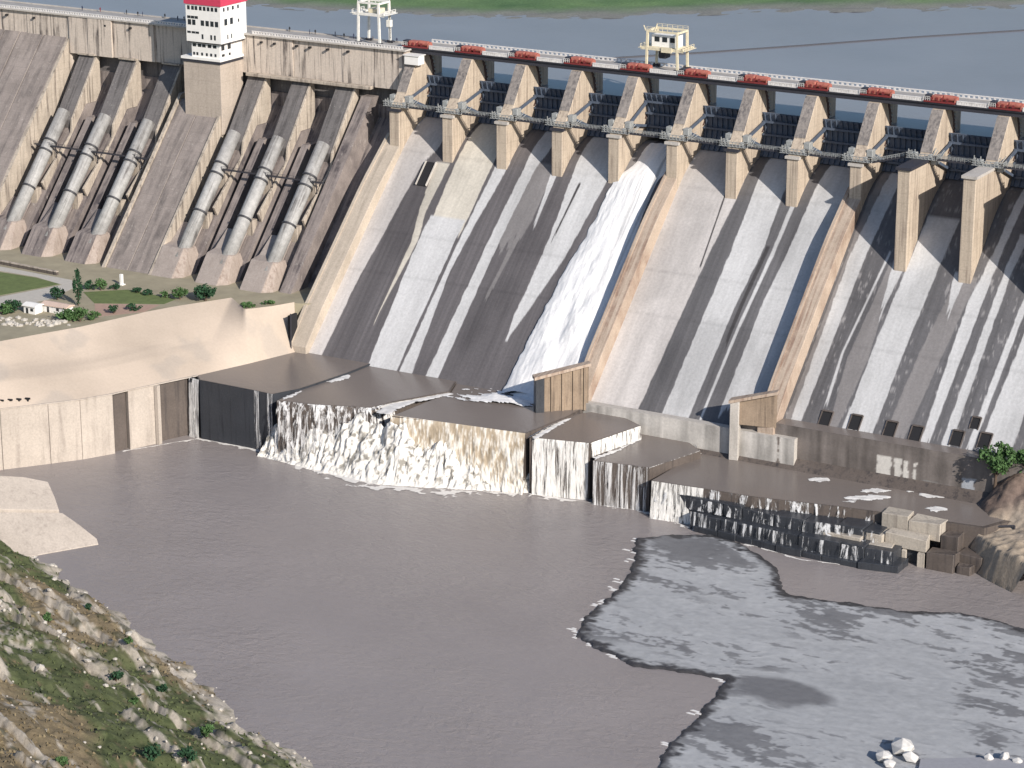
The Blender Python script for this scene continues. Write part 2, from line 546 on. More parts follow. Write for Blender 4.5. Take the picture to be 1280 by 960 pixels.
# grass tufts: blades in small clumps over the slope
tv, tf = [], []
ti = RNG.integers(0, m, 30000); tj = RNG.integers(4, n, 30000)
ok = (rock[ti, tj] < .5)
ti, tj = ti[ok], tj[ok]
for gi, (nm_, msk, col_) in enumerate([('grass_tufts', grn[ti, tj] > .4, (.085, .105, .04)), ('dry_grass_tufts', grn[ti, tj] <= .4, (.21, .165, .095))]):
    I, J = ti[msk], tj[msk]; N_ = len(I)
    base_ = P[I, J] + np.stack([RNG.uniform(-.4, .4, N_), RNG.uniform(-.4, .4, N_), np.zeros(N_)], -1)
    an_ = RNG.uniform(0, 6.283, N_); w_ = RNG.uniform(.2, .55, N_); h_ = RNG.uniform(.25, .8, N_)
    dx_ = np.stack([np.cos(an_) * w_, np.sin(an_) * w_, 0 * w_], -1)
    top_ = np.stack([RNG.uniform(-.3, .3, N_), RNG.uniform(-.3, .3, N_), h_], -1)
    V_ = np.stack([base_ - dx_, base_ + dx_, base_ + dx_ * .5 + top_, base_ - dx_ * .6 + top_ * .8], 1).reshape(-1, 3) - np.array([60, -300, 20])
    me_ = bpy.data.meshes.new(nm_)
    me_.from_pydata(V_.tolist(), [], np.arange(4 * N_).reshape(-1, 4).tolist())
    o = link(nm_, me_, plain(nm_ + '_blades', col_, .9, var=.7, sc=.25), None, (60, -300, 20))
    tag(o, ['green grass tufts covering the foreground hillside', 'dry brown grass tufts on the foreground hillside'][gi], 'grass', kind='stuff')

# ---- grey mud flat on the river
poly = np.array(UZ([(795, 672), (840, 668), (890, 668), (925, 678), (955, 695), (975, 712), (980, 740), (1000, 745), (1060, 752), (1120, 762), (1200, 765), (1250, 775), (1300, 792), (1420, 800), (1420, 1010), (800, 1010), (830, 935), (870, 895), (905, 850), (880, 844), (840, 838), (790, 832), (765, 818), (735, 805), (720, 795), (725, 775), (750, 755), (775, 730), (793, 700), (790, 685)], .4))
x0, y0 = poly.min(0) - 3; x1, y1 = poly.max(0) + 3
gx = np.arange(x0, x1, .45); gy = np.arange(y0, y1, .45)
GX, GY = np.meshgrid(gx, gy, indexing='ij')
inside = np.zeros(GX.shape, bool); dist = np.full(GX.shape, 1e9)
for a, b in zip(poly, np.roll(poly, -1, 0)):
    cond = ((a[1] > GY) != (b[1] > GY))
    xi = (b[0] - a[0]) * (GY - a[1]) / (b[1] - a[1] + 1e-12) + a[0]
    inside ^= cond & (GX < xi)
    ab = b - a; t = np.clip(((GX - a[0]) * ab[0] + (GY - a[1]) * ab[1]) / (ab @ ab), 0, 1)
    dist = np.minimum(dist, np.hypot(GX - a[0] - t * ab[0], GY - a[1] - t * ab[1]))
sdm = np.where(inside, dist, -dist) + (fbm(GX * .35, GY * .35, 4, 71) - .5) * 2.6
WX = GX + 14 * (fbm(GX * .06, GY * .06, 4, 171) - .5); WY = GY + 9 * (fbm(GX * .07 + 5, GY * .07, 4, 172) - .5)
n1 = fbm(WX * .05 + WY * .03, WY * .14, 5, 73); n2 = fbm(GX * .5, GY * .8, 4, 75); n3 = fbm(GX * .022, GY * .05, 4, 77)
Z = -.5 + sstep(-.6, 1.2, sdm) * 1.1 + (n1 - .5) * .5 * sstep(0, 4, sdm) + (n2 - .5) * .12 * sstep(0, 3, sdm)
lowz = sstep(-205, -235, GY + .35 * (GX - 200))
n5 = fbm(WX * .16 + WY * .08, WY * .5, 5, 79)
wetp = np.clip(sstep(.60, .66, n1 + (n3 - .5) * .4 + (n2 - .5) * .4 + lowz * .06) * .9 + sstep(.62, .70, n5 + (n2 - .5) * .35 + lowz * .04) * .8, 0, 1) * sstep(.36, .52, n3 + lowz * .14)
edgew = sstep(4.2, 1.6, sdm + (n2 - .5) * 4 + (n5 - .5) * 5)
# the darker wet tongue at the head of the flat and the smooth dark pan in its middle
hx, hy = U(860, 685, Z=0)[:2]; qx, qy = U(975, 868, Z=0)[:2]
wetp = np.clip(wetp + sstep(16, 9, np.hypot(GX - hx, (GY - hy) * 1.6) + (n1 - .5) * 14) * .9 + sstep(13, 8, np.hypot((GX - qx) * .8, (GY - qy) * 1.3) + (n1 - .5) * 10), 0, 1)
sm = (n3 - .5) * .12
base = np.stack([.34 + .10 * n2 + sm, .345 + .10 * n2 + sm, .35 + .10 * n2 + sm], -1)
wetc = np.stack([.15 + .04 * n2, .15 + .04 * n2, .155 + .04 * n2], -1)
c = base * (1 - wetp[..., None]) + wetc * wetp[..., None]
c = c * (1 - edgew[..., None]) + np.array([.05, .048, .05]) * edgew[..., None]
mask = sdm > -.7
P2 = np.stack([GX, GY, Z], -1)
mud = link('mud_flat', grid_mesh('mud_flat', P2, mask, c), M['mud']); mud['kind'] = 'structure'

# foam flecks along the mud edge
mb = MB()
edge_px = [(793, 676), (790, 690), (792, 703), (776, 728), (768, 738), (752, 752), (745, 757), (727, 775), (722, 790), (720, 797), (735, 806), (770, 822), (905, 852), (870, 893), (838, 932), (825, 948)]
for q, (x, y) in enumerate(edge_px):
    p = U(x - 2, y, Z=.05)
    for k in range(3):
        a = random.uniform(-2, 2); w = random.uniform(.6, 1.8)
        mb.prism_z([(p[0] + a - w, p[1] - .3 + k), (p[0] + a + w, p[1] - .5 + k), (p[0] + a + w * .9, p[1] + .2 + k), (p[0] + a - w * .6, p[1] + .4 + k)], .02, .12)
single('foam_flecks', mb, plain('foam', (.75, .73, .70), .8, var=.2), (150, -200, 0), 'white foam flecks along the edge of the grey mud flat', 'foam', kind='stuff')

# ================================================================== SPILLWAY
B = 22.57
NB = 12


def zch(Y):
    Y = np.asarray(Y, float)
    d = np.clip(5 - Y, 0, None)
    og = 92 - 11 * (d / 21) ** 1.85
    return np.where(Y > -16, og, 81 + (Y + 16) / 1.03)


# stains, plus a painted wall shadow line: light dry bands over darker wet concrete, outlines measured on the chute
LT, CR, PK, MD, DK = (.575, .57, .565), (.60, .555, .475), (.58, .545, .52), (.25, .235, .23), (.07, .065, .065)
bands = [
    (PK, [(505, 165), (375, 440)], [(548, 185), (528, 205), (505, 245), (475, 300), (447, 350), (403, 443)]),
    (MD, [(500, 165), (378, 440)], [(516, 172), (392, 440)]),  # shadow line painted dark along the training wall
    (PK, [(508, 150), (386, 440)], [(530, 180), (515, 212), (450, 345), (400, 441)]),
    (CR, [(545, 203), (522, 270), (515, 300), (474, 389)], [(562, 205), (532, 265), (523, 300), (475, 389)]),
    (CR, [(590, 160), (560, 225), (535, 285)], [(628, 180), (615, 207), (577, 290)]),
    (LT, [(538, 270), (522, 302), (462, 450)], [(582, 276), (569, 300), (499, 456)]),
    (LT, [(620, 207), (574, 300), (503, 456)], [(637, 205), (583, 300), (562, 340), (517, 461)]),
    (MD, [(668, 205), (640, 262), (620, 300)], [(695, 210), (665, 275), (650, 300)]),
    (LT, [(668, 180), (655, 210), (611, 300), (536, 462)], [(684, 190), (668, 213), (625, 300), (551, 464)]),
    (LT, [(690, 214), (668, 278)], [(698, 214), (671, 278)]),
    (MD, [(642, 300), (608, 368)], [(648, 300), (613, 368)]),
    (LT, [(728, 185), (685, 302), (642, 397), (634, 420)], [(765, 215), (707, 320), (687, 350), (652, 400), (637, 420)]),
    (DK, [(722, 232), (692, 295)], [(725, 232), (694, 295)]),
    (MD, [(800, 170), (740, 280), (660, 440)], [(812, 175), (745, 290), (664, 440)]),
    (PK, [(850, 185), (720, 503)], [(940, 200), (920, 250), (885, 320), (797, 513)]),
    (DK, [(905, 245), (872, 340)], [(907, 245), (874, 340)]),
    (LT, [(955, 200), (940, 245), (911, 320), (826, 520)], [(990, 215), (977, 247), (955, 310), (917, 387), (860, 524)]),
    (LT, [(990, 252), (962, 320), (920, 412), (877, 517)], [(996, 252), (967, 320), (924, 412), (880, 517)]),
    (DK, [(957, 310), (925, 380), (905, 430)], [(962, 310), (930, 380), (909, 430)]),
    (LT, [(1032, 205), (985, 315), (955, 375), (900, 513)], [(1090, 215), (1075, 260), (975, 525)]),
    # right-hand bays
    (MD, [(1085, 250), (980, 530)], [(1095, 250), (1062, 320), (986, 532)]),
    (LT, [(1095, 250), (1062, 320), (986, 532)], [(1112, 255), (1082, 320), (1057, 385), (999, 533)]),
    (LT, [(1110, 318), (1052, 440), (1030, 508)], [(1113, 318), (1055, 440), (1034, 508)]),
    (MD, [(1112, 330), (1058, 450), (1036, 535)], [(1118, 335), (1085, 450), (1046, 535)]),
    (LT, [(1117, 328), (1100, 388)], [(1134, 326), (1104, 388)]),
    (LT, [(1160, 270), (1140, 320), (1110, 390), (1052, 537)], [(1200, 275), (1177, 327), (1135, 427), (1090, 544)]),
    (MD, [(1195, 350), (1150, 440), (1105, 545)], [(1222, 350), (1180, 440), (1130, 548)]),
    (LT, [(1192, 345), (1184, 388)], [(1209, 343), (1189, 388)]),
    (LT, [(1262, 270), (1240, 320), (1210, 377), (1150, 554)], [(1272, 272), (1250, 322), (1160, 557)]),
    (LT, [(1275, 295), (1257, 335), (1175, 559)], [(1285, 300), (1265, 340), (1187, 560)]),
    (LT, [(1300, 330), (1275, 384), (1207, 562)], [(1308, 335), (1281, 390), (1215, 563)]),
    (LT, [(1312, 345), (1283, 410), (1223, 560)], [(1355, 345), (1320, 410), (1262, 570)]),
]
chute = thing('spillway_chute', (0, 0, 20), 'long sloping spillway face striped with pale dry and dark wet streaks', 'spillway')
Yp = np.concatenate([np.linspace(9, -16, 26), np.linspace(-16, -79.5, 84)[1:]])
for k in range(NB):
    X0, X1 = k * B, (k + 1) * B
    xs = np.linspace(X0, X1, 100)
    XX, YY = np.meshgrid(xs, Yp if k < 8 else np.maximum(Yp, -78.9), indexing='ij')
    ZZ = zch(YY)
    nz = fbm(XX * .25, YY * .03, 4, 81); n2 = fbm(XX * 1.3, YY * .25, 4, 83); n4 = fbm(XX * .05, YY * .05, 4, 85)
    lift = (np.abs(((ZZ + 2) % 12.0) - 6) > 5.88) * 1.0
    dark = np.array([.13, .12, .122]) if k < 5 else np.array([.14, .135, .138])
    C3 = np.ones(XX.shape + (3,)) * dark * (.75 + .5 * nz)[..., None]
    stv = fbm(XX * 1.6, YY * .02, 4, 87)
    C3 = C3 * (.8 + .45 * stv)[..., None]
    fl = sstep(.66, .74, fbm(XX * 1.1, YY * .6, 4, 89)) * (k >= 8)
    C3 = C3 * (1 - .5 * fl[..., None]) + np.array([.45, .43, .42]) * .5 * fl[..., None]
    wb = (fbm(XX * .15 + k, YY * .35, 5, 91) - .5) * 1.0 + (fbm(XX * .6, YY * 1.3, 3, 93) - .5) * .7
    for bi, (tone, Lp, Rp) in enumerate(bands):
        Lw = np.array([UCH(*q) for q in Lp]); Rw = np.array([UCH(*q) for q in Rp])
        zmin = min(Lw[:, 2].min(), Rw[:, 2].min()) - .6; zmax = max(Lw[:, 2].max(), Rw[:, 2].max()) + .5
        if max(Lw[:, 2].max(), Rw[:, 2].max()) > 83: zmax = 100
        if min(Lw[:, 2].min(), Rw[:, 2].min()) < 24: zmin = 0
        xl = np.interp(ZZ, Lw[::-1, 2], Lw[::-1, 0]); xr = np.interp(ZZ, Rw[::-1, 2], Rw[::-1, 0])
        w2 = wb * np.clip((xr - xl) * .35, .15, 1)
        a = sstep(-.14, .14, XX - xl + w2 * .7) * sstep(-.14, .14, xr - XX + w2 * .5) * sstep(-.4, .4, ZZ + (n2 - .5) * 5 + (stv - .5) * 9 - zmin) * (ZZ < zmax)
        col = np.array(tone) * (.86 + .28 * nz)[..., None] * (.9 + .2 * n2)[..., None]
        C3 = C3 * (1 - a[..., None]) + col * a[..., None]
    C3 = C3 * (1 - .18 * sstep(.5, .75, n4))[..., None]
    C3 = C3 * (1 - .10 * lift[..., None])
    edge = (np.minimum(XX - X0, X1 - XX) < .35) & (YY < -16)
    PP = np.stack([XX, YY, ZZ], -1)
    o = link('chute_bay', grid_mesh('chute_bay', PP - np.array([0, 0, 20]), None, C3), M['chute'], chute)
# solid core of the weir under the chute skin
core = [(12, 91), (12, 0)] + [(-100, 0), (-79, 15)] + [(float(y), float(zch(y)) - .5) for y in np.linspace(-77, 5, 24)]
part('weir_core', MB().prism_x(core, -2, NB * B), M['wet'], chute)


# ---- recess box high on the first chute bay
def sluice(px, py, w, h, name, label, group=None, face_y=None):
    p = UCH(px, py)
    t = thing(name, tuple(p), label, 'opening', group)
    X, Y, Zp = p
    def q(d, o): return (Y + d * 1.03 - o, Zp + d + o * .97)      # d up the slope, o out of it
    for x0 in (X - w / 2 - .3, X + w / 2):
        part('cheek', MB().prism_x([q(-.2, -.3), q(h + .3, -.3), q(h + .3, .35), q(-.2, .2)], x0, x0 + .3), M['wet'], t)
    part('lintel', MB().prism_x([q(h, -.3), q(h + .4, -.3), q(h + .4, .4), q(h, .4)], X - w / 2 + .005, X + w / 2 - .005), M['wet'], t)
    part('void', MB().prism_x([q(0, -.3), q(h - .01, -.3), q(h - .01, .06), q(0, .06)], X - w / 2 + .01, X + w / 2 - .01), M['black'], t)
    return t


for i, (x, y) in enumerate([(1029, 532), (1066, 537), (1110, 545), (1142, 551), (1193, 557), (1228, 560)]):
    wd = ['first', 'second', 'third', 'fourth', 'fifth', 'sixth'][i]
    sluice(x, y, 3.5, 3.4, 'sluice_opening', f'{wd} black sluice opening from the left along the right chute foot', 'sluice openings at the toe')
sluice(1217, 536, 2.6, 2.6, 'sluice_opening', 'black sluice opening set higher up than the row beside it', 'sluice openings at the toe')
# slot
p = UCH(527, 232)
t = thing('chute_slot', tuple(p), 'dark rectangular slot high on the leftmost chute beside the training wall', 'opening')
for dx in (-2.3, 2.0):
    part('kerb', MB().prism_x([(p[1] - .2, p[2]), (p[1] + 7.3, p[2] + 7.2), (p[1] + 6.4, p[2] + 7.7), (p[1] - .9, p[2] + .5)], p[0] + dx, p[0] + dx + .3), M['lip'], t)
part('slot_void', MB().prism_x([(p[1] - .1, p[2]), (p[1] + 7.2, p[2] + 7.15), (p[1] + 6.9, p[2] + 7.3), (p[1] - .4, p[2] + .15)], p[0] - 2.0, p[0] + 2.0), M['black'], t)

# ---- piers
ORD = ['first', 'second', 'third', 'fourth', 'fifth', 'sixth', 'seventh', 'eighth', 'ninth', 'tenth', 'eleventh', 'twelfth', 'thirteenth']
HT = 2.15


def rail(mb, a, b, h=1.2, n=5, w=.16):
    a = Vector(a); b = Vector(b)
    for i in range(n + 1):
        q = a.lerp(b, i / n)
        mb.bar(q, q + Vector((0, 0, h)), w)
    mb.bar(a + Vector((0, 0, h)), b + Vector((0, 0, h)), w)
    mb.bar(a + Vector((0, 0, h * .5)), b + Vector((0, 0, h * .5)), w * .8)


TOPZ = 115.4
for k in range(0, 13):
    X = k * B
    nose = -16.9 if k < 8 else -16.4
    if k >= 9: nose = -30.5 - (k - 9) * .8
    if k == 0:
        lab = 'tan pier at the head of the left training wall, beside the penstock section'
    elif k in (5, 8):
        lab = 'tan pier heading the %s divide wall%s' % (('left', ', beside the gushing chute') if k == 5 else ('right', ', beside the blue-shaded chute strip'))
    elif k >= 9:
        lab = '%s long-nosed pier right of the right divide wall' % ORD[k - 9]
    else:
        lab = 'tan spillway pier, %s from the left training wall' % ORD[k - 1] if k < 5 else 'tan spillway pier, %s to the right of the left divide wall' % ORD[k - 6]
    t = thing('spillway_pier', (X, 0, 90), lab, 'pier', 'spillway piers')
    ht = HT
    prof = [(-3.1, TOPZ), (-11.6, 102.6), (nose, 96.4), (nose, 76 if k < 9 else 60), (-8, 76 if k < 9 else 60), (13, 86), (13, TOPZ)]
    if k >= 9:
        prof = [(-3.1, TOPZ), (-11.6, 102.6), (-14.5, 100.4), (nose, 100.4), (nose, 60), (-8, 60), (13, 86), (13, TOPZ)]
    part('shaft', MB().prism_x(prof, X - ht, X + ht), M['pier'], t, bevel=.18)
    part('dark_front', MB().prism_x([(-3.2, TOPZ - .1), (-11.7, 102.7), (-11.66, 102.75), (-3.16, TOPZ - .05)], X - ht + .1, X + ht - .1), M['pierfront'], t)  # darker streaked slab over the sloping upper front
    # curved gate track on both flanks
    arc = [(3.2, 115.2), (5.2, 111.5), (6.2, 107.5), (5.2, 103.5), (2.0, 100.0)]
    for sgn in (1, -1):
        b = MB(); xx = X + sgn * (ht + .12)
        for (ya, za), (yb, zb) in zip(arc, arc[1:]):
            b.prism_x([(ya, za), (yb, zb), (yb + 1.6, zb - .2), (ya + 1.6, za)], xx - .1, xx + .1)
        tr = part('gate_track', b, M['rust'], t)
        if sgn == 1:
            c_ = MB()
            for q in range(12):
                f = q / 11 * 3.99; i = int(f); w = f - i
                ya = arc[i][0] * (1 - w) + arc[i + 1][0] * w + 1.5; za = arc[i][1] * (1 - w) + arc[i + 1][1] * w
                c_.box(xx + .1, xx + .45, ya - .35, ya + .35, za - .35, za + .35)
            part('roller', c_, M['steel'], tr)
    # dark bearing slab and trunnion beam
    zt = 96.42 if k < 9 else 100.42
    part('bearing_slab', MB().box(X - ht - .5, X + ht + .5, nose - .6, (-16.0 if k < 9 else -14.6), zt, zt + .9), M['lip'] if k % 3 else M['girder'], t)
    for sgn in (-1, 1):
        part('trunnion_beam', MB().box(X + sgn * (ht + .05), X + sgn * (ht + 2.2), -13.2, -10.4, 99.2, 101.6), M['steel'], t, bevel=.15)
    # platform with rails round the nose
    zp = 98.1 if k < 9 else 101.5
    b = MB()
    b.box(X - 5.2, X + 5.2, -16.4, -12.6, zp - .15, zp + .1)
    pf = part('access_platform', b, M['steel'], t)
    b = MB()
    rail(b, (X - 5.2, -16.4, zp), (X + 5.2, -16.4, zp), 1.5, 8, .22)
    rail(b, (X - 5.2, -12.6, zp), (X - 5.2, -16.4, zp), 1.5, 3, .22)
    rail(b, (X + 5.2, -12.6, zp), (X + 5.2, -16.4, zp), 1.5, 3, .22)
    part('railing', b, M['steel'], pf)
    rr = random.Random(k)
    for q in range(6):
        x = X + 1.4 + q * .8
        part('strut', MB().bar((x, -12.6, zp), (x + rr.uniform(.6, 1.6), -10.6, zp + rr.uniform(1.2, 3.0)), .2), M['steel'], t)
    for q in range(3):
        part('post', MB().bar((X - 4.6 + q * 1.1, -15.6, zp + .1), (X - 4.6 + q * 1.1, -15.6, zp + rr.uniform(2.0, 3.0)), .26), M['steel'], t)
    part('motor_cabinet', MB().box(X - 3.9, X - 1.9, -15.5, -13.8, zp + .12, zp + 1.7), M['steel'], t, bevel=.15)
    part('gear_case', MB().box(X + 2.0, X + 3.0, -14.8, -13.6, zp + .12, zp + 1.4), M['steel'], t, bevel=.15)

# ---- divide and training walls running down the chute


def dwall(k, h, x0, x1, mat, label, yend, name='divide_wall'):
    ys = np.linspace(-13, yend, 14)
    top = [(float(y), float(zch(y) + h * (.55 + .45 * min(1, (-y - 13) / 18)) * (1 if y > yend + 10 else .72 + .028 * (y - yend)))) for y in ys]
    bot = [(float(y), float(zch(y) - (12 if k == 0 else 3))) for y in ys[::-1]]
    t = thing(name, ((x0 + x1) / 2, yend, 21), label, 'wall')
    part('wall_stem', MB().prism_x(top + bot, x0, x1), mat, t, bevel=.15)
    part('coping', MB().prism_x([(y, z + .02) for y, z in top] + [(y, z + .5) for y, z in top[::-1]], x0 - .25, x0 + .9), mat, t)
    return t


t5 = dwall(5, 7.2, 5 * B - 2.8, 5 * B + 2.1, M['wall_tan'], 'brown-stained left divide wall running down beside the white gush', -80.5)
t8 = dwall(8, 7.6, 8 * B - 3.6, 8 * B + 2.1, M['wall_tan'], 'tan right divide wall with a blue shadow strip along its left side', -80.5)
t0 = dwall(0, 5.6, -5.2, 2.1, M['train'], 'pale broad training wall along the left edge of the spillway', -79.5, 'training_wall')


def wing(t, a, b, zb, za_top, zb_top, w=3.2, mat_end=None, zp=None, nb=3):
    """flared end wing: a -> b in plan, box panels and end column"""
    a = np.array(a, float); b = np.array(b, float); d = (b - a) / np.linalg.norm(b - a); nrm = np.array([d[1], -d[0]])
    if nrm @ np.array([1, -1]) < 0: nrm = -nrm
    L = np.linalg.norm(b - a)
    def pt(s, o): return tuple(a + d * s + nrm * o)
    zt = lambda s: za_top + (zb_top - za_top) * s / L
    part('panel', MB().prism_z([pt(0, -.8), pt(L - 3, -.8), pt(L - 3, .6), pt(0, .6)], zp, [zt(0), zt(L - 3), zt(L - 3), zt(0)]), M['brownpanel'], t)
    part('end_column', MB().prism_z([pt(L - 3, -w / 2), pt(L, -w / 2), pt(L, w / 2), pt(L - 3, w / 2)], zb, [zt(L - 3), zt(L), zt(L), zt(L - 3)]), mat_end, t, bevel=.15)
    part('cap_beam', MB().prism_z([pt(-.5, -1.4), pt(L + .4, -1.9), pt(L + .4, 1.9), pt(-.5, 1.7)], [zt(0) + .02, zt(L) + .02, zt(L) + .02, zt(0) + .02], [zt(0) + 1.0, zt(L) + 1.0, zt(L) + 1.0, zt(0) + 1.0]), M['wall_tan'], t)
    for s in np.linspace(1.0, L - 6, nb):
        part('buttress', MB().prism_z([pt(s, .62), pt(s + .7, .62), pt(s + .7, 1.1), pt(s, 1.1)], zp, zt(s) - .02), M['brownpanel'], t)


wing(t5, (115.5, -80.5), (102.0, -92.5), 19.5, 34.8, 31.0, mat_end=M['wetdark'], zp=19.5, nb=4)
wing(t8, (183.0, -79.5), (168.5, -82.5), 12, 35.4, 31.0, mat_end=M['lip'], zp=24.0, nb=0)

# ---- gates
for k in range(NB):
    X0, X1 = k * B + HT + .15, (k + 1) * B - HT - .15
    if k == 0: X0 = HT + .15
    lift = 3.0 if k == 4 else 0
    lab = ('radial gate raised above the gushing chute' if k == 4 else
           'dark blue radial gate, %s bay from the left training wall' % ORD[k] if k < 4 else
           'dark blue radial gate, %s bay right of the left divide wall' % ORD[k - 5] if k < 8 else
           'dark blue radial gate, %s bay right of the right divide wall' % ORD[k - 8])
    t = thing('radial_gate', ((X0 + X1) / 2, 2, 92), lab, 'gate', 'radial gates')
    cy, cz_, R = -11.8, 100.4, 15.6
    g0, g1 = math.asin((91.6 - cz_) / R), math.asin((107.0 - cz_) / R)
    dg = lift / R
    an = [g0 + dg + (g1 - g0) * i / 10 for i in range(11)]
    prof = [(cy + R * math.cos(a), cz_ + R * math.sin(a)) for a in an] + [(cy + (R - .35) * math.cos(a), cz_ + (R - .35) * math.sin(a)) for a in an[::-1]]
    part('skin_plate', MB().prism_x(prof, X0, X1), M['gate'], t)
    for i in (2, 5, 8):
        a = an[i]; y = cy + (R - 1.0) * math.cos(a); z = cz_ + (R - 1.0) * math.sin(a)
        part('girder', MB().box(X0 + .1, X1 - .1, y - .62, y + .62, z - .35, z + .35), M['gate'], t)
    for q in range(9):
        x = X0 + (X1 - X0) * (q + .5) / 9
        b = MB()
        b.prism_x([(cy + (R - .36) * math.cos(a), cz_ + (R - .36) * math.sin(a)) for a in an] + [(cy + (R - .95) * math.cos(a), cz_ + (R - .95) * math.sin(a)) for a in an[::-1]], x - .12, x + .12)
        part('rib', b, M['gate'], t)
    for x in (X0 + 1.0, X1 - 1.0):
        for i in (2, 8):
            a = an[i]
            part('arm', MB().bar((x, -11.9, 100.4), (x, cy + (R - 1.7) * math.cos(a), cz_ + (R - 1.7) * math.sin(a)), .7, .9), M['gate'], t)

# ---- walkway spans between pier noses
for k in range(NB):
    zp = 98.1 if k < 8 else (99.8 if k == 8 else 101.5)
    X0, X1 = k * B + 5.25, (k + 1) * B - 5.25
    za = 98.1 if k < 9 else 101.5; zb = 98.1 if k + 1 < 9 else 101.5
    lab = 'thin steel catwalk across the %s spillway bay from the left' % ORD[k]
    t = thing('catwalk', (X0, -14.5, za), lab, 'walkway', 'catwalk spans between the piers')
    part('deck', MB().bar((X0, -14.5, za - .1), (X1, -14.5, zb - .1), 1.6, .5), M['girder'], t)
    for yy in (-13.8, -15.2):
        b = MB(); rail(b, (X0, yy, za), (X1, yy, zb), 1.2, 9, .12); part('railing', b, M['steel'], t)

# ---- crest bridge
XE = NB * B + 30
t = thing('crest_bridge', (0, 4, 115.5), 'dark-girdered road bridge with white parapets over the spillway piers', 'bridge')
for y in (-1.6, 1.8, 5.2, 8.6):
    part('girder', MB().box(-1.5, XE, y - .35, y + .35, 115.42, 117.05), M['girder'], t)
part('deck', MB().box(-1.5, XE, -2.6, 9.8, 117.06, 117.5), M['girder'], t)
part('road_surface', MB().box(-1.5, XE, -2.0, 9.2, 117.504, 117.54), M['asphalt'], t)
for y in (-2.4, 9.5):
    for k in range(NB + 1):
        a = k * B + 6.2; b_ = (k + 1) * B - 5.2
        if y > 0: a, b_ = k * B, (k + 1) * B - .1
        w = MB()
        w.box(a, b_, y - .16, y + .16, 117.51, 117.8)
        w.box(a, b_, y - .2, y + .2, 118.55, 118.9)
        nn = 12
        for i in range(nn + 1):
            x = a + .3 + (b_ - a - .6) * i / nn
            w.box(x - .38, x + .38, y - .13, y + .13, 117.81, 118.54)
        part('parapet', w, M['rail_white'], t)

# ---- orange hoists
for k in range(0, 13):
    X = k * B
    lab = ('orange gate hoist machine at the left end of the bridge' if k == 0 else
           'orange gate hoist machine, %s from the left end of the bridge' % ORD[k])
    t = thing('gate_hoist', (X, -1.5, 117.5), lab, 'hoist', 'orange gate hoists along the bridge')
    rr = random.Random(k * 3 + 1)
    part('base_frame', MB().box(X - 5.2, X + 5.6, -2.9, .6, 117.55, 118.1), M['darkred'], t)
    part('motor_box', MB().box(X - 5.0, X - 3.2, -2.6, .2, 118.12, 119.9), M['girder'], t, bevel=.1)
    part('gearbox', MB().box(X - 2.6, X + 1.0, -2.7, .3, 118.12, 120.0 + rr.uniform(-.2, .3)), M['orange'], t, bevel=.2)
    part('drum', MB().tube((X + 1.4, -1.2, 119.2), (X + 5.2, -1.2, 119.1), 1.0, 1.0, 14), M['orange'], t, smooth=False)
    part('drum', MB().tube((X - 3.0, -1.9, 118.95), (X + 1.2, -2.0, 118.95), .55, .55, 12), M['darkred'], t)
    part('cover', MB().prism_x([(-2.5, 118.12), (.4, 118.12), (.2, 119.4), (-.8, 119.9), (-2.2, 119.3)], X + 5.3, X + 5.9), M['orange'], t)
    for q in range(4):
        x = X - 2.4 + q * 1.8
        part('gear_wheel', MB().tube((x, -2.95, 118.9), (x, -2.72, 118.9), .5, .5, 10), M['darkred'], t)
    part('guard_rail', (lambda m_: (rail(m_, (X - 5.2, -2.95, 118.1), (X - 3, -2.95, 118.1), 1.3, 3, .12), m_)[1])(MB()), M['rail_white'], t)


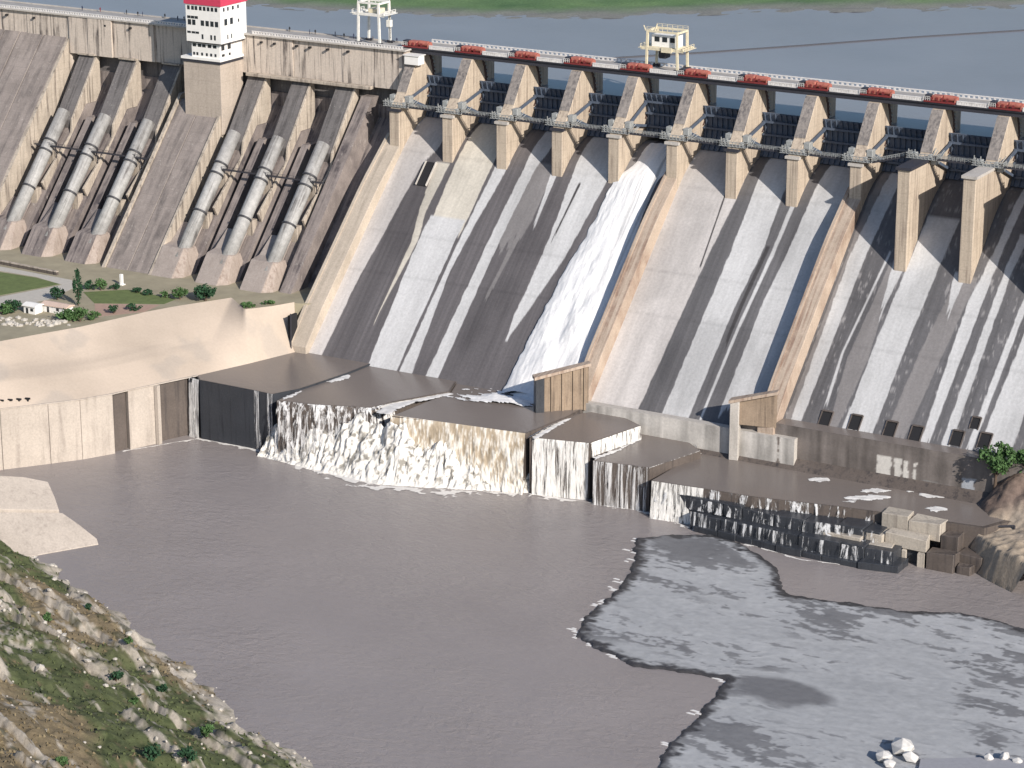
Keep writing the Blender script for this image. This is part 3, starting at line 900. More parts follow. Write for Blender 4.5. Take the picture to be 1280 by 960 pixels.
# ---- gantry cranes
def gantry(x0, x1, y0, y1, zb, zp, zt, mat, label, cabin):
    t = thing('gantry_crane', ((x0 + x1) / 2, (y0 + y1) / 2, zb), label, 'crane')
    for x in (x0, x1):
        for y in (y0, y1):
            part('leg', MB().bar((x, y, zb + .9), (x + (.35 if x == x0 else -.35), y, zt), .75), mat, t)
            bo = part('bogie', MB().box(x - 1.3, x + 1.3, y - .5, y + .5, zb + .45, zb + 1.0), M['girder'], t)
            w = MB()
            for q in (-.8, .8): w.tube((x + q, y - .25, zb + .45), (x + q, y + .25, zb + .45), .45, .45, 10)
            part('wheel', w, M['girder'], bo)
    for z, th in ((zp, 1.0), (zt, .7)):
        for y in (y0, y1):
            part('cross_beam', MB().bar((x0 - (2.2 if z == zp else 0), y, z), (x1 + (2.2 if z == zp else 0), y, z), .6, th), mat, t)
        for x in (x0, x1):
            part('end_beam', MB().bar((x, y0 + .31, z), (x, y1 - .31, z), .6, th), mat, t)
    for x in (x0 - 2.2, x1 + 2.2):
        b = MB(); b.box(x - .9, x + .9, y0 - .5, y1 + .5, zp + .02, zp + .2); rail(b, (x, y0 - .5, zp + .2), (x, y1 + .5, zp + .2), 1.2, 4, .15)
        part('side_platform', b, mat, t)
    for y in (y0, y1):
        b = MB(); rail(b, (x0, y, zt + .35), (x1, y, zt + .35), 1.1, 6, .12); part('top_railing', b, mat, t)
    if cabin:
        h = part('machinery_house', MB().box(x0 + 1.2, x1 - 1.2, y0 + 1.4, y1 - 1.4, zp + .52, zt - 1.4), M['white'], t, bevel=.1)
        for q in range(3):
            x = x0 + 2.4 + q * 3.0
            part('window', MB().box(x, x + 1.9, y0 + 1.32, y0 + 1.39, zp + 2.4, zt - 2.0), M['glass'], h)
        part('floor', MB().box(x0 + .4, x1 - .4, y0 + .4, y1 - .4, zp - .3, zp + .5), mat, t)
        part('hook_block', MB().box((x0 + x1) / 2 - 2.5, (x0 + x1) / 2 + .5, y0 + 2, y1 - 2, zp - 3.6, zp - .6), M['girder'], t, bevel=.3)
        part('trolley', MB().box(x0 + 6, x1 - 2, y0 - .7, y0 - .32, zp - .9, zp + .9), mat, t)
        b = MB(); b.tube((x0 + 3.2, y0, zt + .3), (x0 + 4, y0, zt + 2.6), .25); b.bar((x0 - .4, y0, zt), (x0 - 1.2, y0, zt + 1.8), .3)
        part('mast', b, mat, t)
    else:
        part('winch', MB().box((x0 + x1) / 2 - 1, x1 - 1.2, y0 + 1.2, y1 - 1.4, zp + .52, zp + 2.0), M['cream'], t, bevel=.15)
        part('floor', MB().box(x0 + 4, x1 - .4, y0 + .4, y1 - .4, zp - .3, zp + .5), mat, t)
        part('ladder', (lambda m_: (rail(m_, (x1 + .5, y1 - .6, zb + 1), (x1 + .5, y1 - .6, zp), 0.6, 12, .15), m_)[1])(MB()), mat, t)
        part('control_box', MB().box(x1 - .9, x1 + .9, y1 - 1.3, y1 + .4, zp - 5.2, zp - 2.6), mat, t, bevel=.1)
    return t


gantry(93.2, 105.3, 1.2, 9.0, 117.5, 125.2, 131.3, M['cream'], 'cream gantry crane with machinery cabin standing on the crest bridge', True)
gantry(-24.0, -14.6, -3.4, 3.8, 117.0, 128.2, 132.4, M['crane_white'], 'white open-frame gantry crane beside the left end of the bridge', False)

# white hut plate on the left abutment pier
t = thing('control_kiosk', (2.0, -5.0, 112.0), 'small white box at the bridge end on the left abutment pier', 'kiosk')
part('kiosk_wall', MB().box(-1.6, 4.6, -7.2, -3.2, 112.0, 115.3), M['white'], t, bevel=.1)
part('kiosk_roof', MB().box(-2.0, 5.0, -7.6, -2.9, 115.32, 115.6), M['white'], t)

# ================================================================== APRON BLOCKS
apr = [
    ('A', 21.0, [(385, 436), (245, 468), (249, 475), (322, 489), (340, 493), (375, 486), (435, 466), (470, 452)], 'flat wet apron block at the left end below the training wall'),
    ('B', 20.3, [(346, 501), (390, 505.5), (462, 510), (492, 502), (562, 489.5), (575, 470), (470, 452), (436, 466.5), (376, 487)], 'second wet apron block from the left, above the foaming rocks'),
    ('C', 19.7, [(490, 520), (560, 529), (657, 542), (708, 522), (740, 505), (650, 470), (576, 470), (564, 490)], 'broad apron block under the foot of the white gush'),
    ('D', 19.0, [(662, 547), (737, 554), (801, 532), (760, 512), (712, 519)], 'square apron step with a white curtain of water on its face'),
    ('E', 14.5, [(741, 576), (812, 585), (876, 564), (850, 545), (800, 541)], 'lower square apron step with thin white trickles on its face'),
]
for nm, z, px, lab in apr:
    pl = UZ(px, z)
    t = thing('apron_block', (pl[0][0], pl[0][1], 0), lab, 'apron block', 'apron blocks stepping down at the spillway toe')
    part('block_body', MB().prism_z(pl, -4, z), M['wetdark'] if nm == 'A' else M['wet'], t)
    cx_ = sum(p[0] for p in pl) / len(pl); cy_ = sum(p[1] for p in pl) / len(pl)
    ins = [(cx_ + (x - cx_) * .985, cy_ + (y - cy_) * .985) for x, y in pl]
    part('water_film', MB().add([(x, y, z + .06) for x, y in ins], [tuple(range(len(ins)))]), M['pool'], t)
# F: long low apron on the right with stepped front
Fpx = [(814, 601), (880, 611), (940, 621), (1045, 633), (1105, 641)]
Fl = UZ(Fpx, 12.0)
pl = Fl + [(262, -102), (275, -76), (160, -76), (157, -86)]
t = thing('apron_block', (Fl[0][0], Fl[0][1], 0), 'long low apron on the right with a broken stepped dark front', 'apron block', 'apron blocks stepping down at the spillway toe')
part('block_body', MB().prism_z(pl, -4, 12.0), M['wet'], t)
part('water_film', MB().add([(x, y + .3, 12.06) for x, y in Fl] + [(261, -101, 12.06), (272, -77, 12.06), (161, -79, 12.06), (158, -86, 12.06)], [tuple(range(9))]), M['pool'], t)
rr = random.Random(5)


def ledge(zt, pts, back, hmin=1.2):
    """a row of separate cracked ledge stones following a front line"""
    pts = np.array(pts); L = np.concatenate([[0], np.cumsum(np.hypot(*np.diff(pts, axis=0).T))])
    s = 0
    while s < L[-1] - 1:
        w = rr.uniform(6, 14); e = min(s + w - .12, L[-1])
        a = np.array([np.interp(s, L, pts[:, 0]), np.interp(s, L, pts[:, 1])]); b = np.array([np.interp(e, L, pts[:, 0]), np.interp(e, L, pts[:, 1])])
        j = rr.uniform(-.7, .5); zz = zt + rr.uniform(-.5, .4)
        part('ledge_stone', MB().prism_z([(a[0], a[1] + j), (b[0], b[1] + j * .6), (b[0], b[1] + back), (a[0], a[1] + back)], -3, zz), M['wetdark'], t, bevel=.12)
        s += w


ledge(8.9, [(157.5, -113.6), (177.6, -114.6), (208, -115.0), (233, -112.8)], 12)
ledge(5.6, [(172, -117.0), (200, -119.6), (225, -119.8), (240, -118.5)], 12)
ledge(2.2, [(174, -118.8), (205, -123.0), (230, -123.0), (243, -120.5)], 8)
# pale broken blocks at the right end of the front
t = thing('broken_concrete', (240, -112, 0), 'pale broken concrete blocks at the right end of the low apron', 'rubble')
rg = random.Random(12)
for (a, b, y0, y1, z0, z1, mt) in [(231, 239.6, -106.8, -101, 7, 12.9, 'rubble'), (239.8, 250.5, -107.4, -101, 7, 12.4, 'rubble'), (234.5, 247.5, -111.6, -107.5, 4.6, 8.8, 'rubble'), (222, 234.3, -112.8, -107, 4, 8.2, 'rubble'),
                                   (216, 228, -115.6, -112.9, 3, 6.4, 'rubble'), (228.2, 238, -115.4, -111.8, 3, 5.6, 'rubble'), (234.6, 247.3, -110.6, -107.6, -1, 4.5, 'wetdark'), (236, 237.4, -112.6, -110.8, -1, 4.5, 'rubble'), (240, 241.6, -112.6, -110.8, -1, 4.5, 'rubble'), (245.6, 247.4, -112.4, -110.8, -1, 4.5, 'rubble'),
                                   (228.4, 230, -117, -115.5, -1, 4.0, 'rubble'), (250.7, 256, -108, -101, -1, 9.6, 'wet'), (248, 257, -112.6, -108.1, -1, 5.6, 'wet'), (256.2, 264, -109, -102, -1, 5.0, 'wet'), (257.2, 262, -112, -109.2, -1, 2.6, 'wet')]:
    j = lambda: rg.uniform(-.45, .45)
    x_ = [(a + j(), y0 + j()), (b + j(), y0 + j()), (b + j(), y1), (a + j(), y1)]
    part('concrete_piece', MB().prism_z(x_, z0, [z1 + j(), z1 + j(), z1 + j() * .5, z1 + j() * .5]), M[mt], t, bevel=.18)

# right bank: beige sloping concrete and earth
m, n = 240, 180
uu_ = np.linspace(248, 420, m); vv_ = np.linspace(-118, -30, n)
XX, YY = np.meshgrid(uu_, vv_, indexing='ij')
sh = 250 + np.interp(YY, [-118, -108, -100, -90, -84, -76, -30], [26, 12, 3, 1, 2, 4, 4]) + (fbm(YY * .1, XX * .03, 3, 101) - .5) * 3
hgt = np.clip((XX - sh), -3, None)
up_ = sstep(-96, -80, YY)
Zb = np.minimum(hgt * 1.8, 9 + hgt * .12) * (1 - up_) + np.minimum(11 + hgt * 1.0, 19 + hgt * .2) * up_ * sstep(-1, 1, hgt) + (fbm(XX * .14, YY * .14, 5, 103) - .5) * 6.0 * sstep(0, 5, hgt) * up_ + (fbm(XX * .5, YY * .5, 4, 104) - .5) * 1.8
Zb = Zb + np.clip(hgt - 20, 0, None) * .25
Zb = np.where(hgt < -.5, -4, Zb)
e_ = fbm(XX * .1, YY * .1, 4, 105)
cb = np.stack([.52 - .15 * e_, .43 - .13 * e_, .34 - .12 * e_], -1)
br_ = sstep(-93, -87, YY + (e_ - .5) * 6)[..., None] * .85
cb = cb * (1 - br_) + np.stack([.26 - .1 * e_, .19 - .08 * e_, .16 - .07 * e_], -1) * br_
rb = link('right_bank', grid_mesh('right_bank', np.stack([XX, YY, Zb], -1), None, cb), M['hill']); rb['kind'] = 'structure'
# bent pipe rail on the bank
t = single('hand_rail', MB().tube((264, -97, 6), (264, -97, 11.5), .35).tube((264, -97, 11.3), (269, -95.5, 12.0), .3).tube((269, -95.5, 12), (269, -95.5, 7), .35), M['girder'], (266, -96, 6), 'dark bent rail on the beige bank at the right edge', 'rail')

# lip walls
m, n = 160, 26


def lipwall(x0, x1, ztop, zbot, y, name, label, patches, wet):
    xs = np.linspace(x0, x1, 220); zs = np.linspace(zbot, ztop, 40)
    XX, ZZ = np.meshgrid(xs, zs, indexing='ij')
    YY = y + 0 * XX
    n1 = fbm(XX * .5, ZZ * .06, 4, 111); n2 = fbm(XX * .1, ZZ * .2, 4, 113)
    c = np.ones(XX.shape + (3,)) * np.array(wet) * (.45 + .9 * n1 + .5 * (n2 - .5))[..., None]  # streak contrast also paints in reflections on the wet face
    for (a, b, za, zb, tone) in patches:
        w = (fbm(ZZ * .6, XX * .4, 3, 115) - .5) * 1.4
        k = sstep(-.15, .15, XX - a + w) * sstep(-.15, .15, b - XX + w) * sstep(-.3, .3, ZZ - za) * sstep(-.2, .2, zb - ZZ + w)
        c = c * (1 - k[..., None]) + np.array(tone) * (.85 + .3 * n1)[..., None] * k[..., None]
    t = thing('lip_wall', (x0, y, zbot), label, 'wall')
    link('wall_face', grid_mesh('wall_face', np.stack([XX, YY, ZZ], -1) - np.array([x0, y, zbot]), None, c), M['chute'], t)
    part('wall_top', MB().box(x0, x1, y + .02, y + 3.0, zbot - 3, ztop - (.5 if wet[0] < .3 else 0)), M['wet'] if wet[0] < .3 else M['lip'], t)
    return t


lipwall(113, 190.5, 21.8, 10, -81.6, 'lip_wall', 'pale bucket lip wall between the two divide walls', [(184.6, 185.4, 9, 30, (.2, .17, .15))], (.56, .53, .49))
lipwall(168, 271, 25.4, 10, -79.2, 'lip_wall', 'wet brown bucket lip wall right of the right divide wall with pale patches',
        [(217.6, 222.3, 12.2, 20.8, (.66, .63, .58)), (223.7, 225.8, 12, 20.5, (.66, .63, .58)), (226.6, 228.0, 12, 20.4, (.66, .63, .58)), (229.8, 230.8, 12, 20, (.66, .63, .58)), (246, 250, 11, 18, (.4, .42, .45)), (232, 243, 10, 15, (.25, .24, .23))], (.20, .175, .16))
single('bucket_pool', MB().add([(183, -79.19, 25.41), (271, -79.19, 25.41), (271, -70, 25.41), (183, -70, 25.41)], [(0, 1, 2, 3)]), M['pool'], (183, -76, 20), 'still brown pool lying in the bucket at the foot of the right chutes', 'pool', kind='structure')

# flat foam patches / pale slabs on the low apron
FOAM = mat_attr('apron_foam', .6, .8, detail=.3, bump=.4)


def foam_sheet(px, z, label, grow=1.0, seed=0, thr=.36):
    fp = np.array(UZ(px, z)); cx_, cy_ = fp.mean(0); fp = (fp - [cx_, cy_]) * grow + [cx_, cy_]
    (x0, y0), (x1, y1) = fp.min(0) - 1, fp.max(0) + 1
    GX, GY = np.meshgrid(np.arange(x0, x1, .2), np.arange(y0, y1, .2), indexing='ij')
    ins = np.zeros(GX.shape, bool); ds = np.full(GX.shape, 1e9)
    for a, b in zip(fp, np.roll(fp, -1, 0)):
        cond = ((a[1] > GY) != (b[1] > GY)); ins ^= cond & (GX < (b[0] - a[0]) * (GY - a[1]) / (b[1] - a[1] + 1e-12) + a[0])
        ab = b - a; t = np.clip(((GX - a[0]) * ab[0] + (GY - a[1]) * ab[1]) / (ab @ ab), 0, 1)
        ds = np.minimum(ds, np.hypot(GX - a[0] - t * ab[0], GY - a[1] - t * ab[1]))
    sg = np.where(ins, ds, -ds)
    q = fbm(GX * .6, GY * .9, 5, 400 + seed)
    keep = sg + (q - .5) * 2.2 > .1
    h = z + .02 + np.clip(sg, 0, .8) * .15 + (q - .4) * .2
    c = np.ones(GX.shape + (3,)) * np.array([.74, .72, .69]) * (.7 + .55 * q)[..., None]
    o = link('foam_patch', grid_mesh('foam_patch', np.stack([GX - cx_, GY - cy_, np.maximum(h, z + .02) - z], -1), keep, c), FOAM, None, (cx_, cy_, z))
    tag(o, label, 'foam', kind='stuff')


for i, (x, y, w, h) in enumerate([(1025, 600, 17, 3), (1095, 614, 20, 3), (1085, 622, 28, 3.5), (1140, 614, 8, 2), (1170, 619, 20, 4), (1170, 636, 16, 4), (1060, 627, 14, 1.5)]):
    foam_sheet([(x + w * math.cos(q * math.pi / 6) * rr.uniform(.7, 1.2), y + h * math.sin(q * math.pi / 6) * rr.uniform(.7, 1.2)) for q in range(12)], 12.08, 'white foam patch lying on the low right apron', 1, i)
for i, (zz_, px_, lab) in enumerate(((19.08, [(664, 546), (708, 521), (713, 524), (690, 538), (669, 551)], 'white foam ribbon above the white curtain step'), (14.58, [(741, 571), (770, 562), (800, 546), (801, 551), (765, 568), (744, 575)], 'white foam ribbon on the lower square step'), (12.1, [(828, 582), (852, 572), (874, 562.5), (877, 567), (850, 578), (832, 586)], 'white foam ribbon at the left end of the low apron'),
                 (19.8, [(470, 516), (482, 504), (520, 498), (560, 490), (566, 493), (540, 499), (520, 503), (497, 512), (486, 519)], 'long white foam ribbon between the two left aprons'), (20.36, [(350, 499.5), (362, 494), (376, 488), (379, 489), (366, 496), (355, 500.5)], 'thin foam streak along the dark apron edge'), (20.36, [(408, 477), (428, 469.5), (436, 468), (440, 471), (430, 475), (412, 479)], 'small foam streak by the far crack of the left apron'))):
    foam_sheet(px_, zz_, lab, 1, 20 + i)

# ================================================================== FALLING WATER


def curtain(name, px, ztop, zbot, out, mat, label, n=60, m=26, lump=.5, seed=1, power=.55, world=None):
    pts = np.array(UZ(px, ztop)) if world is None else np.array(world, float); L = np.concatenate([[0], np.cumsum(np.hypot(*np.diff(pts, axis=0).T))])
    s = np.linspace(0, L[-1], n)
    bx = np.interp(s, L, pts[:, 0]); by = np.interp(s, L, pts[:, 1])
    tx = np.gradient(bx); ty = np.gradient(by); l = np.hypot(tx, ty); nx, ny = ty / l, -tx / l
    f = np.linspace(0, 1, m)
    SS, FF = np.meshgrid(s, f, indexing='ij')
    o = .12 + out * FF ** power + lump * (fbm(SS * .6, FF * 7, 4, seed) - .4) * (.3 + FF)
    o = np.maximum(o, .08)
    zt = ztop + .1 + 0 * SS; zb = zbot
    P = np.stack([bx[:, None] + nx[:, None] * o, by[:, None] + ny[:, None] * o, zt + (zb - zt) * FF], -1)
    loc = np.array([bx[0], by[0], 0])
    me = grid_mesh(name, P - loc)
    o_ = link(name, me, mat, None, loc)
    return tag(o_, label, 'waterfall', kind='stuff')


pts = np.array(UZ([(489, 519), (560, 528.5), (657, 541.8)], 19.75)); L_ = np.concatenate([[0], np.cumsum(np.hypot(*np.diff(pts, axis=0).T))])
s_ = np.linspace(0, L_[-1], 190); f_ = np.linspace(0, 1, 70); SS, FF = np.meshgrid(s_, f_, indexing='ij')
bx_ = np.interp(s_, L_, pts[:, 0])[:, None]; by_ = np.interp(s_, L_, pts[:, 1])[:, None]
n1 = fbm(SS * .8, FF * 5, 4, 301); n2 = fbm(SS * 2.2, FF * 9, 4, 303); n3 = fbm(SS * .25, FF * 2, 3, 305)
oo = .15 + 3.0 * FF ** .55 + 1.5 * (n1 - .5) * (.2 + FF) + .7 * (n2 - .5) * FF
wh = np.clip(sstep(.46, .66, n2 * .6 + n1 * .4 + FF * .16 + (n3 - .5) * .25) + sstep(.70, .95, FF + (n1 - .5) * .5), 0, 1)[..., None]
cw = (np.array([.47, .385, .28]) * (.75 + .5 * n1)[..., None]) * (1 - wh) + np.array([.80, .76, .68]) * wh
dkh = (sstep(.66, .72, fbm(SS * .9, FF * 6, 4, 307)) * sstep(.05, .3, FF) * sstep(.9, .6, FF))[..., None] * .5
cw = cw * (1 - dkh) + np.array([.16, .13, .09]) * dkh
o = link('waterfall', grid_mesh('waterfall', np.stack([bx_ + .25 * oo + 0 * FF, by_ - oo, 19.85 - FF * 20.1], -1), None, cw), M['foamattr'])
tag(o, 'broad brown-tinted waterfall over the front of the middle apron', 'waterfall', kind='stuff')
curtain('waterfall', [(347, 501), (390, 505.5), (462, 510), (490, 503)], 20.3, 1, 3.5, M['fall_thin'], 'thin veil of water over the second apron block from the left', 90, 30, .8, 4)
curtain('waterfall', [(666, 547.3), (736, 554)], 19.0, -.2, .9, M['fall_white'], 'white curtain of water on the square apron step', 60, 30, .25, 5)
curtain('waterfall', [(742, 576.2), (810, 584.6)], 14.5, -.2, .6, M['fall_thin'], 'thin trickles on the lower square apron step', 60, 26, .15, 6)
curtain('waterfall', [(815, 601.3), (880, 611)], 12.0, -.2, 1.2, M['fall_white'], 'short white fall at the left end of the low right apron', 60, 26, .3, 7, 1.0)
curtain('waterfall', [(882, 611.3), (940, 621), (1045, 633), (1100, 640.5)], 12.0, 8.6, .8, M['fall_sparse'], 'thin broken trickles over the top step of the low apron', 160, 16, .15, 8, 1.0)
for zt_, zb_, ln, lab in ((9.2, 5.7, [(157.5, -114.4), (177.6, -115.4), (208, -115.8), (233, -113.6)], 'thin trickles over the middle step of the low apron'), (5.9, -.2, [(172, -118.0), (200, -120.6), (225, -120.8), (240, -119.5)], 'thin trickles over the bottom step of the low apron')):
    curtain('waterfall', None, zt_, zb_, .7, M['fall_sparse'], lab, 160, 16, .15, 18, 1.0, world=ln)
curtain('waterfall', [(738, 554), (800, 532.5)], 19.0, 14.6, .5, M['fall_white'], 'thin white slide on the side face between two apron steps', 40, 14, .2, 9)
curtain('waterfall', [(237, 471.5), (249, 475)], 21.0, -.2, 1.0, M['fall_white'], 'narrow white fall in the corner against the guide wall', 16, 30, .4, 10)
curtain('waterfall', [(318, 488.2), (326, 490)], 21.0, -.2, .5, M['fall_thin'], 'slim white trickle near the right edge of the dark apron face', 14, 30, .2, 12)
curtain('waterfall', [(334, 491.7), (341, 493)], 21.0, -.2, .5, M['fall_thin'], 'slim white trickle at the corner of the dark apron face', 12, 30, .2, 13)


# heap of white water tumbling over rocks under blocks B and C
def foam_heap(name, fpx, hpx, hz, label, seed):
    fr = np.array(UZ(fpx, 0)); L = np.linspace(0, 1, len(fr))
    n, m = 340, 80
    s = np.linspace(0, 1, n); f = np.linspace(0, 1, m)
    SS, FF = np.meshgrid(s, f, indexing='ij')
    fx = np.interp(s, L, fr[:, 0])[:, None]; fy = np.interp(s, L, fr[:, 1])[:, None]
    H = np.interp(s, np.linspace(0, 1, len(hz)), hz)[:, None]
    bx = fx + FF * np.interp(s, np.linspace(0, 1, len(hpx)), [h[0] for h in hpx])[:, None]
    by = fy + FF * np.interp(s, np.linspace(0, 1, len(hpx)), [h[1] for h in hpx])[:, None]
    lum = fbm(bx * .20, by * .20, 4, seed); lu2 = fbm(bx * .9, by * .7, 5, seed + 5); lu3 = fbm(bx * 1.7, by * .7, 4, seed + 7)
    Z = -.25 + H * sstep(0, 1, FF) * (.55 + .9 * lum) + (lu2 - .5) * 1.5 * sstep(0, .25, FF) + (lu3 - .5) * .9 * sstep(.05, .3, FF)
    by = by - (lu2 - .5) * 1.8 * sstep(0, .2, FF); 
    holes = sstep(.56, .68, fbm(bx * .8, Z * .8, 5, seed + 9) + (.5 - lu3) * .35) * sstep(.12, .35, FF)
    c = np.ones(SS.shape + (3,)) * np.array([.82, .79, .73]) * (.72 + .4 * lu3)[..., None]
    c = c * (1 - .8 * holes[..., None]) + np.array([.16, .145, .12]) * .8 * holes[..., None]
    loc = np.array([fr[0][0], fr[0][1], 0])
    o = link(name, grid_mesh(name, np.stack([bx, by, Z], -1) - loc, None, c), M['foamattr'], None, loc)
    return tag(o, label, 'white water', kind='stuff')


foam_heap('white_water', [(320, 571), (345, 577), (400, 592), (470, 607), (540, 611), (600, 614), (668, 617)], [(1, 8), (2, 10), (2, 12), (2, 13), (1, 10), (1, 7), (1, 4)], [8, 12, 15, 16, 14, 9, 5], 'heaped white water tumbling over rocks under the left aprons', 131)

# foam apron on the river along the falls: broken white line
n, m = 420, 14
fpx = [(150, 566), (245, 550), (330, 566), (400, 592), (470, 609), (560, 615), (660, 619), (730, 630), (808, 643), (860, 662), (1000, 702), (1110, 715)]
fr = np.array(UZ(fpx, 0)); Lf = np.concatenate([[0], np.cumsum(np.hypot(*np.diff(fr, axis=0).T))])
s = np.linspace(0, Lf[-1], n); f = np.linspace(0, 1, m)
SS, FF = np.meshgrid(s, f, indexing='ij')
wid = np.interp(s, Lf, [.3, 2, 3.0, 6, 8, 8, 4, 2, 2, 1.6, 1.4, 1.2])[:, None]
fx = np.interp(s, Lf, fr[:, 0])[:, None] + 0 * FF; fy = np.interp(s, Lf, fr[:, 1])[:, None] + 1.6 - FF * wid
keep = fbm(fx * .35, fy * .5, 4, 141) > .30 + .42 * FF
Pz = np.stack([fx, fy, .05 + .25 * (1 - FF) * fbm(fx * .8, fy * .8, 3, 143)], -1)
cc = np.ones(Pz.shape) * np.array([.72, .69, .65])
o = link('foam_line', grid_mesh('foam_line', Pz, keep, cc), M['foamattr']); tag(o, 'broken white foam line where the falls meet the river', 'foam', kind='stuff')

# the big gush on the fifth bay
Lp = [UCH(*q) for q in [(806, 166), (800, 174), (775, 215), (745, 270), (715, 325), (690, 370), (660, 425), (632, 482)]]
Rp = [UCH(*q) for q in [(845, 168), (841, 175), (822, 225), (803, 270), (788, 320), (772, 365), (760, 405), (742, 475)]]
Lp = np.array(Lp); Rp = np.array(Rp)
ys = np.concatenate([np.linspace(0.5, -16, 24), np.linspace(-16, -80, 150)[1:]])
zc = zch(ys)
xl = np.interp(zc, Lp[::-1, 2], Lp[::-1, 0]); xr = np.interp(zc, Rp[::-1, 2], Rp[::-1, 0])
xl = np.where(ys > -12, 4 * B + 5.5, xl); xr = np.minimum(np.where(ys > -12, 5 * B - 2.3, xr), 5 * B - 2.82)
k_ = np.exp(-np.linspace(-2, 2, 15) ** 2); k_ /= k_.sum()
xl = np.convolve(np.pad(xl, 7, 'edge'), k_, 'valid'); xr = np.convolve(np.pad(xr, 7, 'edge'), k_, 'valid')
xl = xl + (fbm(ys * .3, ys * 0, 4, 151) - .5) * 2.2
t_ = np.linspace(0, 1, 90)
TT, YG = np.meshgrid(t_, ys, indexing='ij')
XG = xl[None] + (xr - xl)[None] * TT
n1 = fbm(XG * .55, YG * .06, 5, 153); n2 = fbm(XG * 1.6, YG * .45, 4, 155); n3 = fbm(XG * .16, YG * .10, 4, 157)
thick = (.8 + np.clip(-YG - 5, 0, 75) * .022) * (np.sin(np.pi * np.clip(TT, .0, 1)) ** .45) * (.5 + n3)
ZG = zch(YG) + .15 + thick + (n2 - .5) * .25 + (n1 - .5) * .45
YO = YG - thick * .4
grey_streak = sstep(.52, .66, fbm(XG * .9, YG * .025, 4, 159)) * sstep(.45, .8, TT) * sstep(-60, -14, YG)  # grey streaks, stronger towards the upper right of the gush
c = np.array([.86, .85, .84]) * (.9 + .12 * n2)[..., None] * (.9 + .15 * n1)[..., None]
c = c * (1 - .65 * grey_streak[..., None]) + np.array([.22, .23, .24]) * .65 * grey_streak[..., None]
o = link('spillway_gush', grid_mesh('spillway_gush', np.stack([XG, YO, ZG], -1) - np.array([100, -40, 60]), None, c), M['foamattr'], None, (100, -40, 60))
tag(o, 'white gush of water racing down the open spillway bay', 'spillway water', kind='stuff')
# spreading foam at its foot
fpoly = UZ([(545, 490), (600, 484), (632, 474), (690, 470), (690, 500), (672, 512), (640, 506), (600, 503), (565, 500)], 19.9)
fp = np.array(fpoly); x0, y0 = fp.min(0) - 2; x1, y1 = fp.max(0) + 2
GX, GY = np.meshgrid(np.arange(x0, x1, .4), np.arange(y0, y1, .4), indexing='ij')
inside = np.zeros(GX.shape, bool)
for a, b in zip(fp, np.roll(fp, -1, 0)):
    cond = ((a[1] > GY) != (b[1] > GY)); inside ^= cond & (GX < (b[0] - a[0]) * (GY - a[1]) / (b[1] - a[1] + 1e-12) + a[0])
qq = fbm(GX * .12, GY * .3, 5, 161); far_ = sstep(95, 66, GX)
keep = inside & (qq > .34 + .16 * far_)
o = link('foot_foam', grid_mesh('foot_foam', np.stack([GX, GY, 19.85 + np.clip(qq - .35, 0, 1) * (3.4 - 3 * far_)], -1), keep, np.ones(GX.shape + (3,)) * np.array([.78, .77, .76])), M['foamattr'])
tag(o, 'spreading white foam at the foot of the gush', 'foam', kind='stuff')
# white rim of water between blocks B and C
curtain('waterfall', [(562, 489.5), (520, 498), (490, 503.5), (468, 512)], 20.25, 19.8, 1.6, M['fall_solid'], 'white ribbon of water along the step between two left aprons', 60, 8, .3, 14, 1.0)
curtain('waterfall', [(708, 521.5), (664, 546)], 19.6, 19.1, 1.2, M['fall_solid'], 'white ribbon of water along the step above the white curtain', 40, 8, .2, 15, 1.0)
curtain('waterfall', [(801, 532), (860, 546), (876, 563.5), (812, 585)], 14.6, 12.2, .6, M['fall_thin'], 'thin white slide beside the lower apron step', 50, 10, .2, 16, 1.0)

# ================================================================== POWER SECTION (left)
ZR = 117.0
t = thing('dam_wall', (-100, 0, 95), 'tall streaked upper dam wall with the crest road above the penstocks', 'dam')
# main wall in monoliths
xs = [-230, -203, -180, -158.3, -148.9, -137, -117, -93, -73, -52, -30, -2.6]
for i, (a, b) in enumerate(zip(xs, xs[1:])):
    y = -5 - (i % 3) * .25
    if 3 <= i <= 4: y -= 1.2
    part('monolith', MB().box(a, b - .15, y, 5.5, 101.8 if a > -159 else 80, ZR - .6), M['upper'], t)
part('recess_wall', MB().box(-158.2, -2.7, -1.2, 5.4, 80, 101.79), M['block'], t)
part('road_slab', MB().box(-230, -1.6, -6.6, 6.6, ZR - .58, ZR), M['lip'], t)
part('road_surface', MB().box(-230, -1.6, -5.6, 5.6, ZR + .004, ZR + .03), M['asphalt'], t)
part('ledge', MB().box(-72, -16, -8.4, -5.9, 101.2, 102.4), M['block_light'], t, bevel=.15)
# parapet panels
for y in (-6.2,):
    x = -230.0
    while x < -3:
        e = min(x + 10, -2.6)
        if not (y < 0 and -92.5 < (x + e) / 2 < -74):
            w = MB(); w.box(x, e - .1, y - .16, y + .16, ZR + .01, ZR + .3); w.box(x, e - .1, y - .2, y + .2, ZR + 1.0, ZR + 1.25)
            q = x + .5
            while q < e - .3:
                w.box(q - .28, q + .28, y - .14, y + .14, ZR + .31, ZR + .99); q += 1.25
            part('parapet', w, M['rail_white'], t)
        x += 10
part('far_kerb', MB().box(-230, -2.6, 5.9, 6.4, ZR + .01, ZR + .45), M['lip'], t)
b = MB()
# drain holes
for x in (-66, -60, -50, -44, -36, -27, -140, -128, -190, -176):
    b.box(x - .35, x + .35, -6.62, -5.2, ZR - 3.2, ZR - 2.5)
part('drain_hole', b, M['black'], t)

# sloping face (recess floor)
FS = .90


def yface(z, off=0.0): return -6 - FS * (95 + off - z)


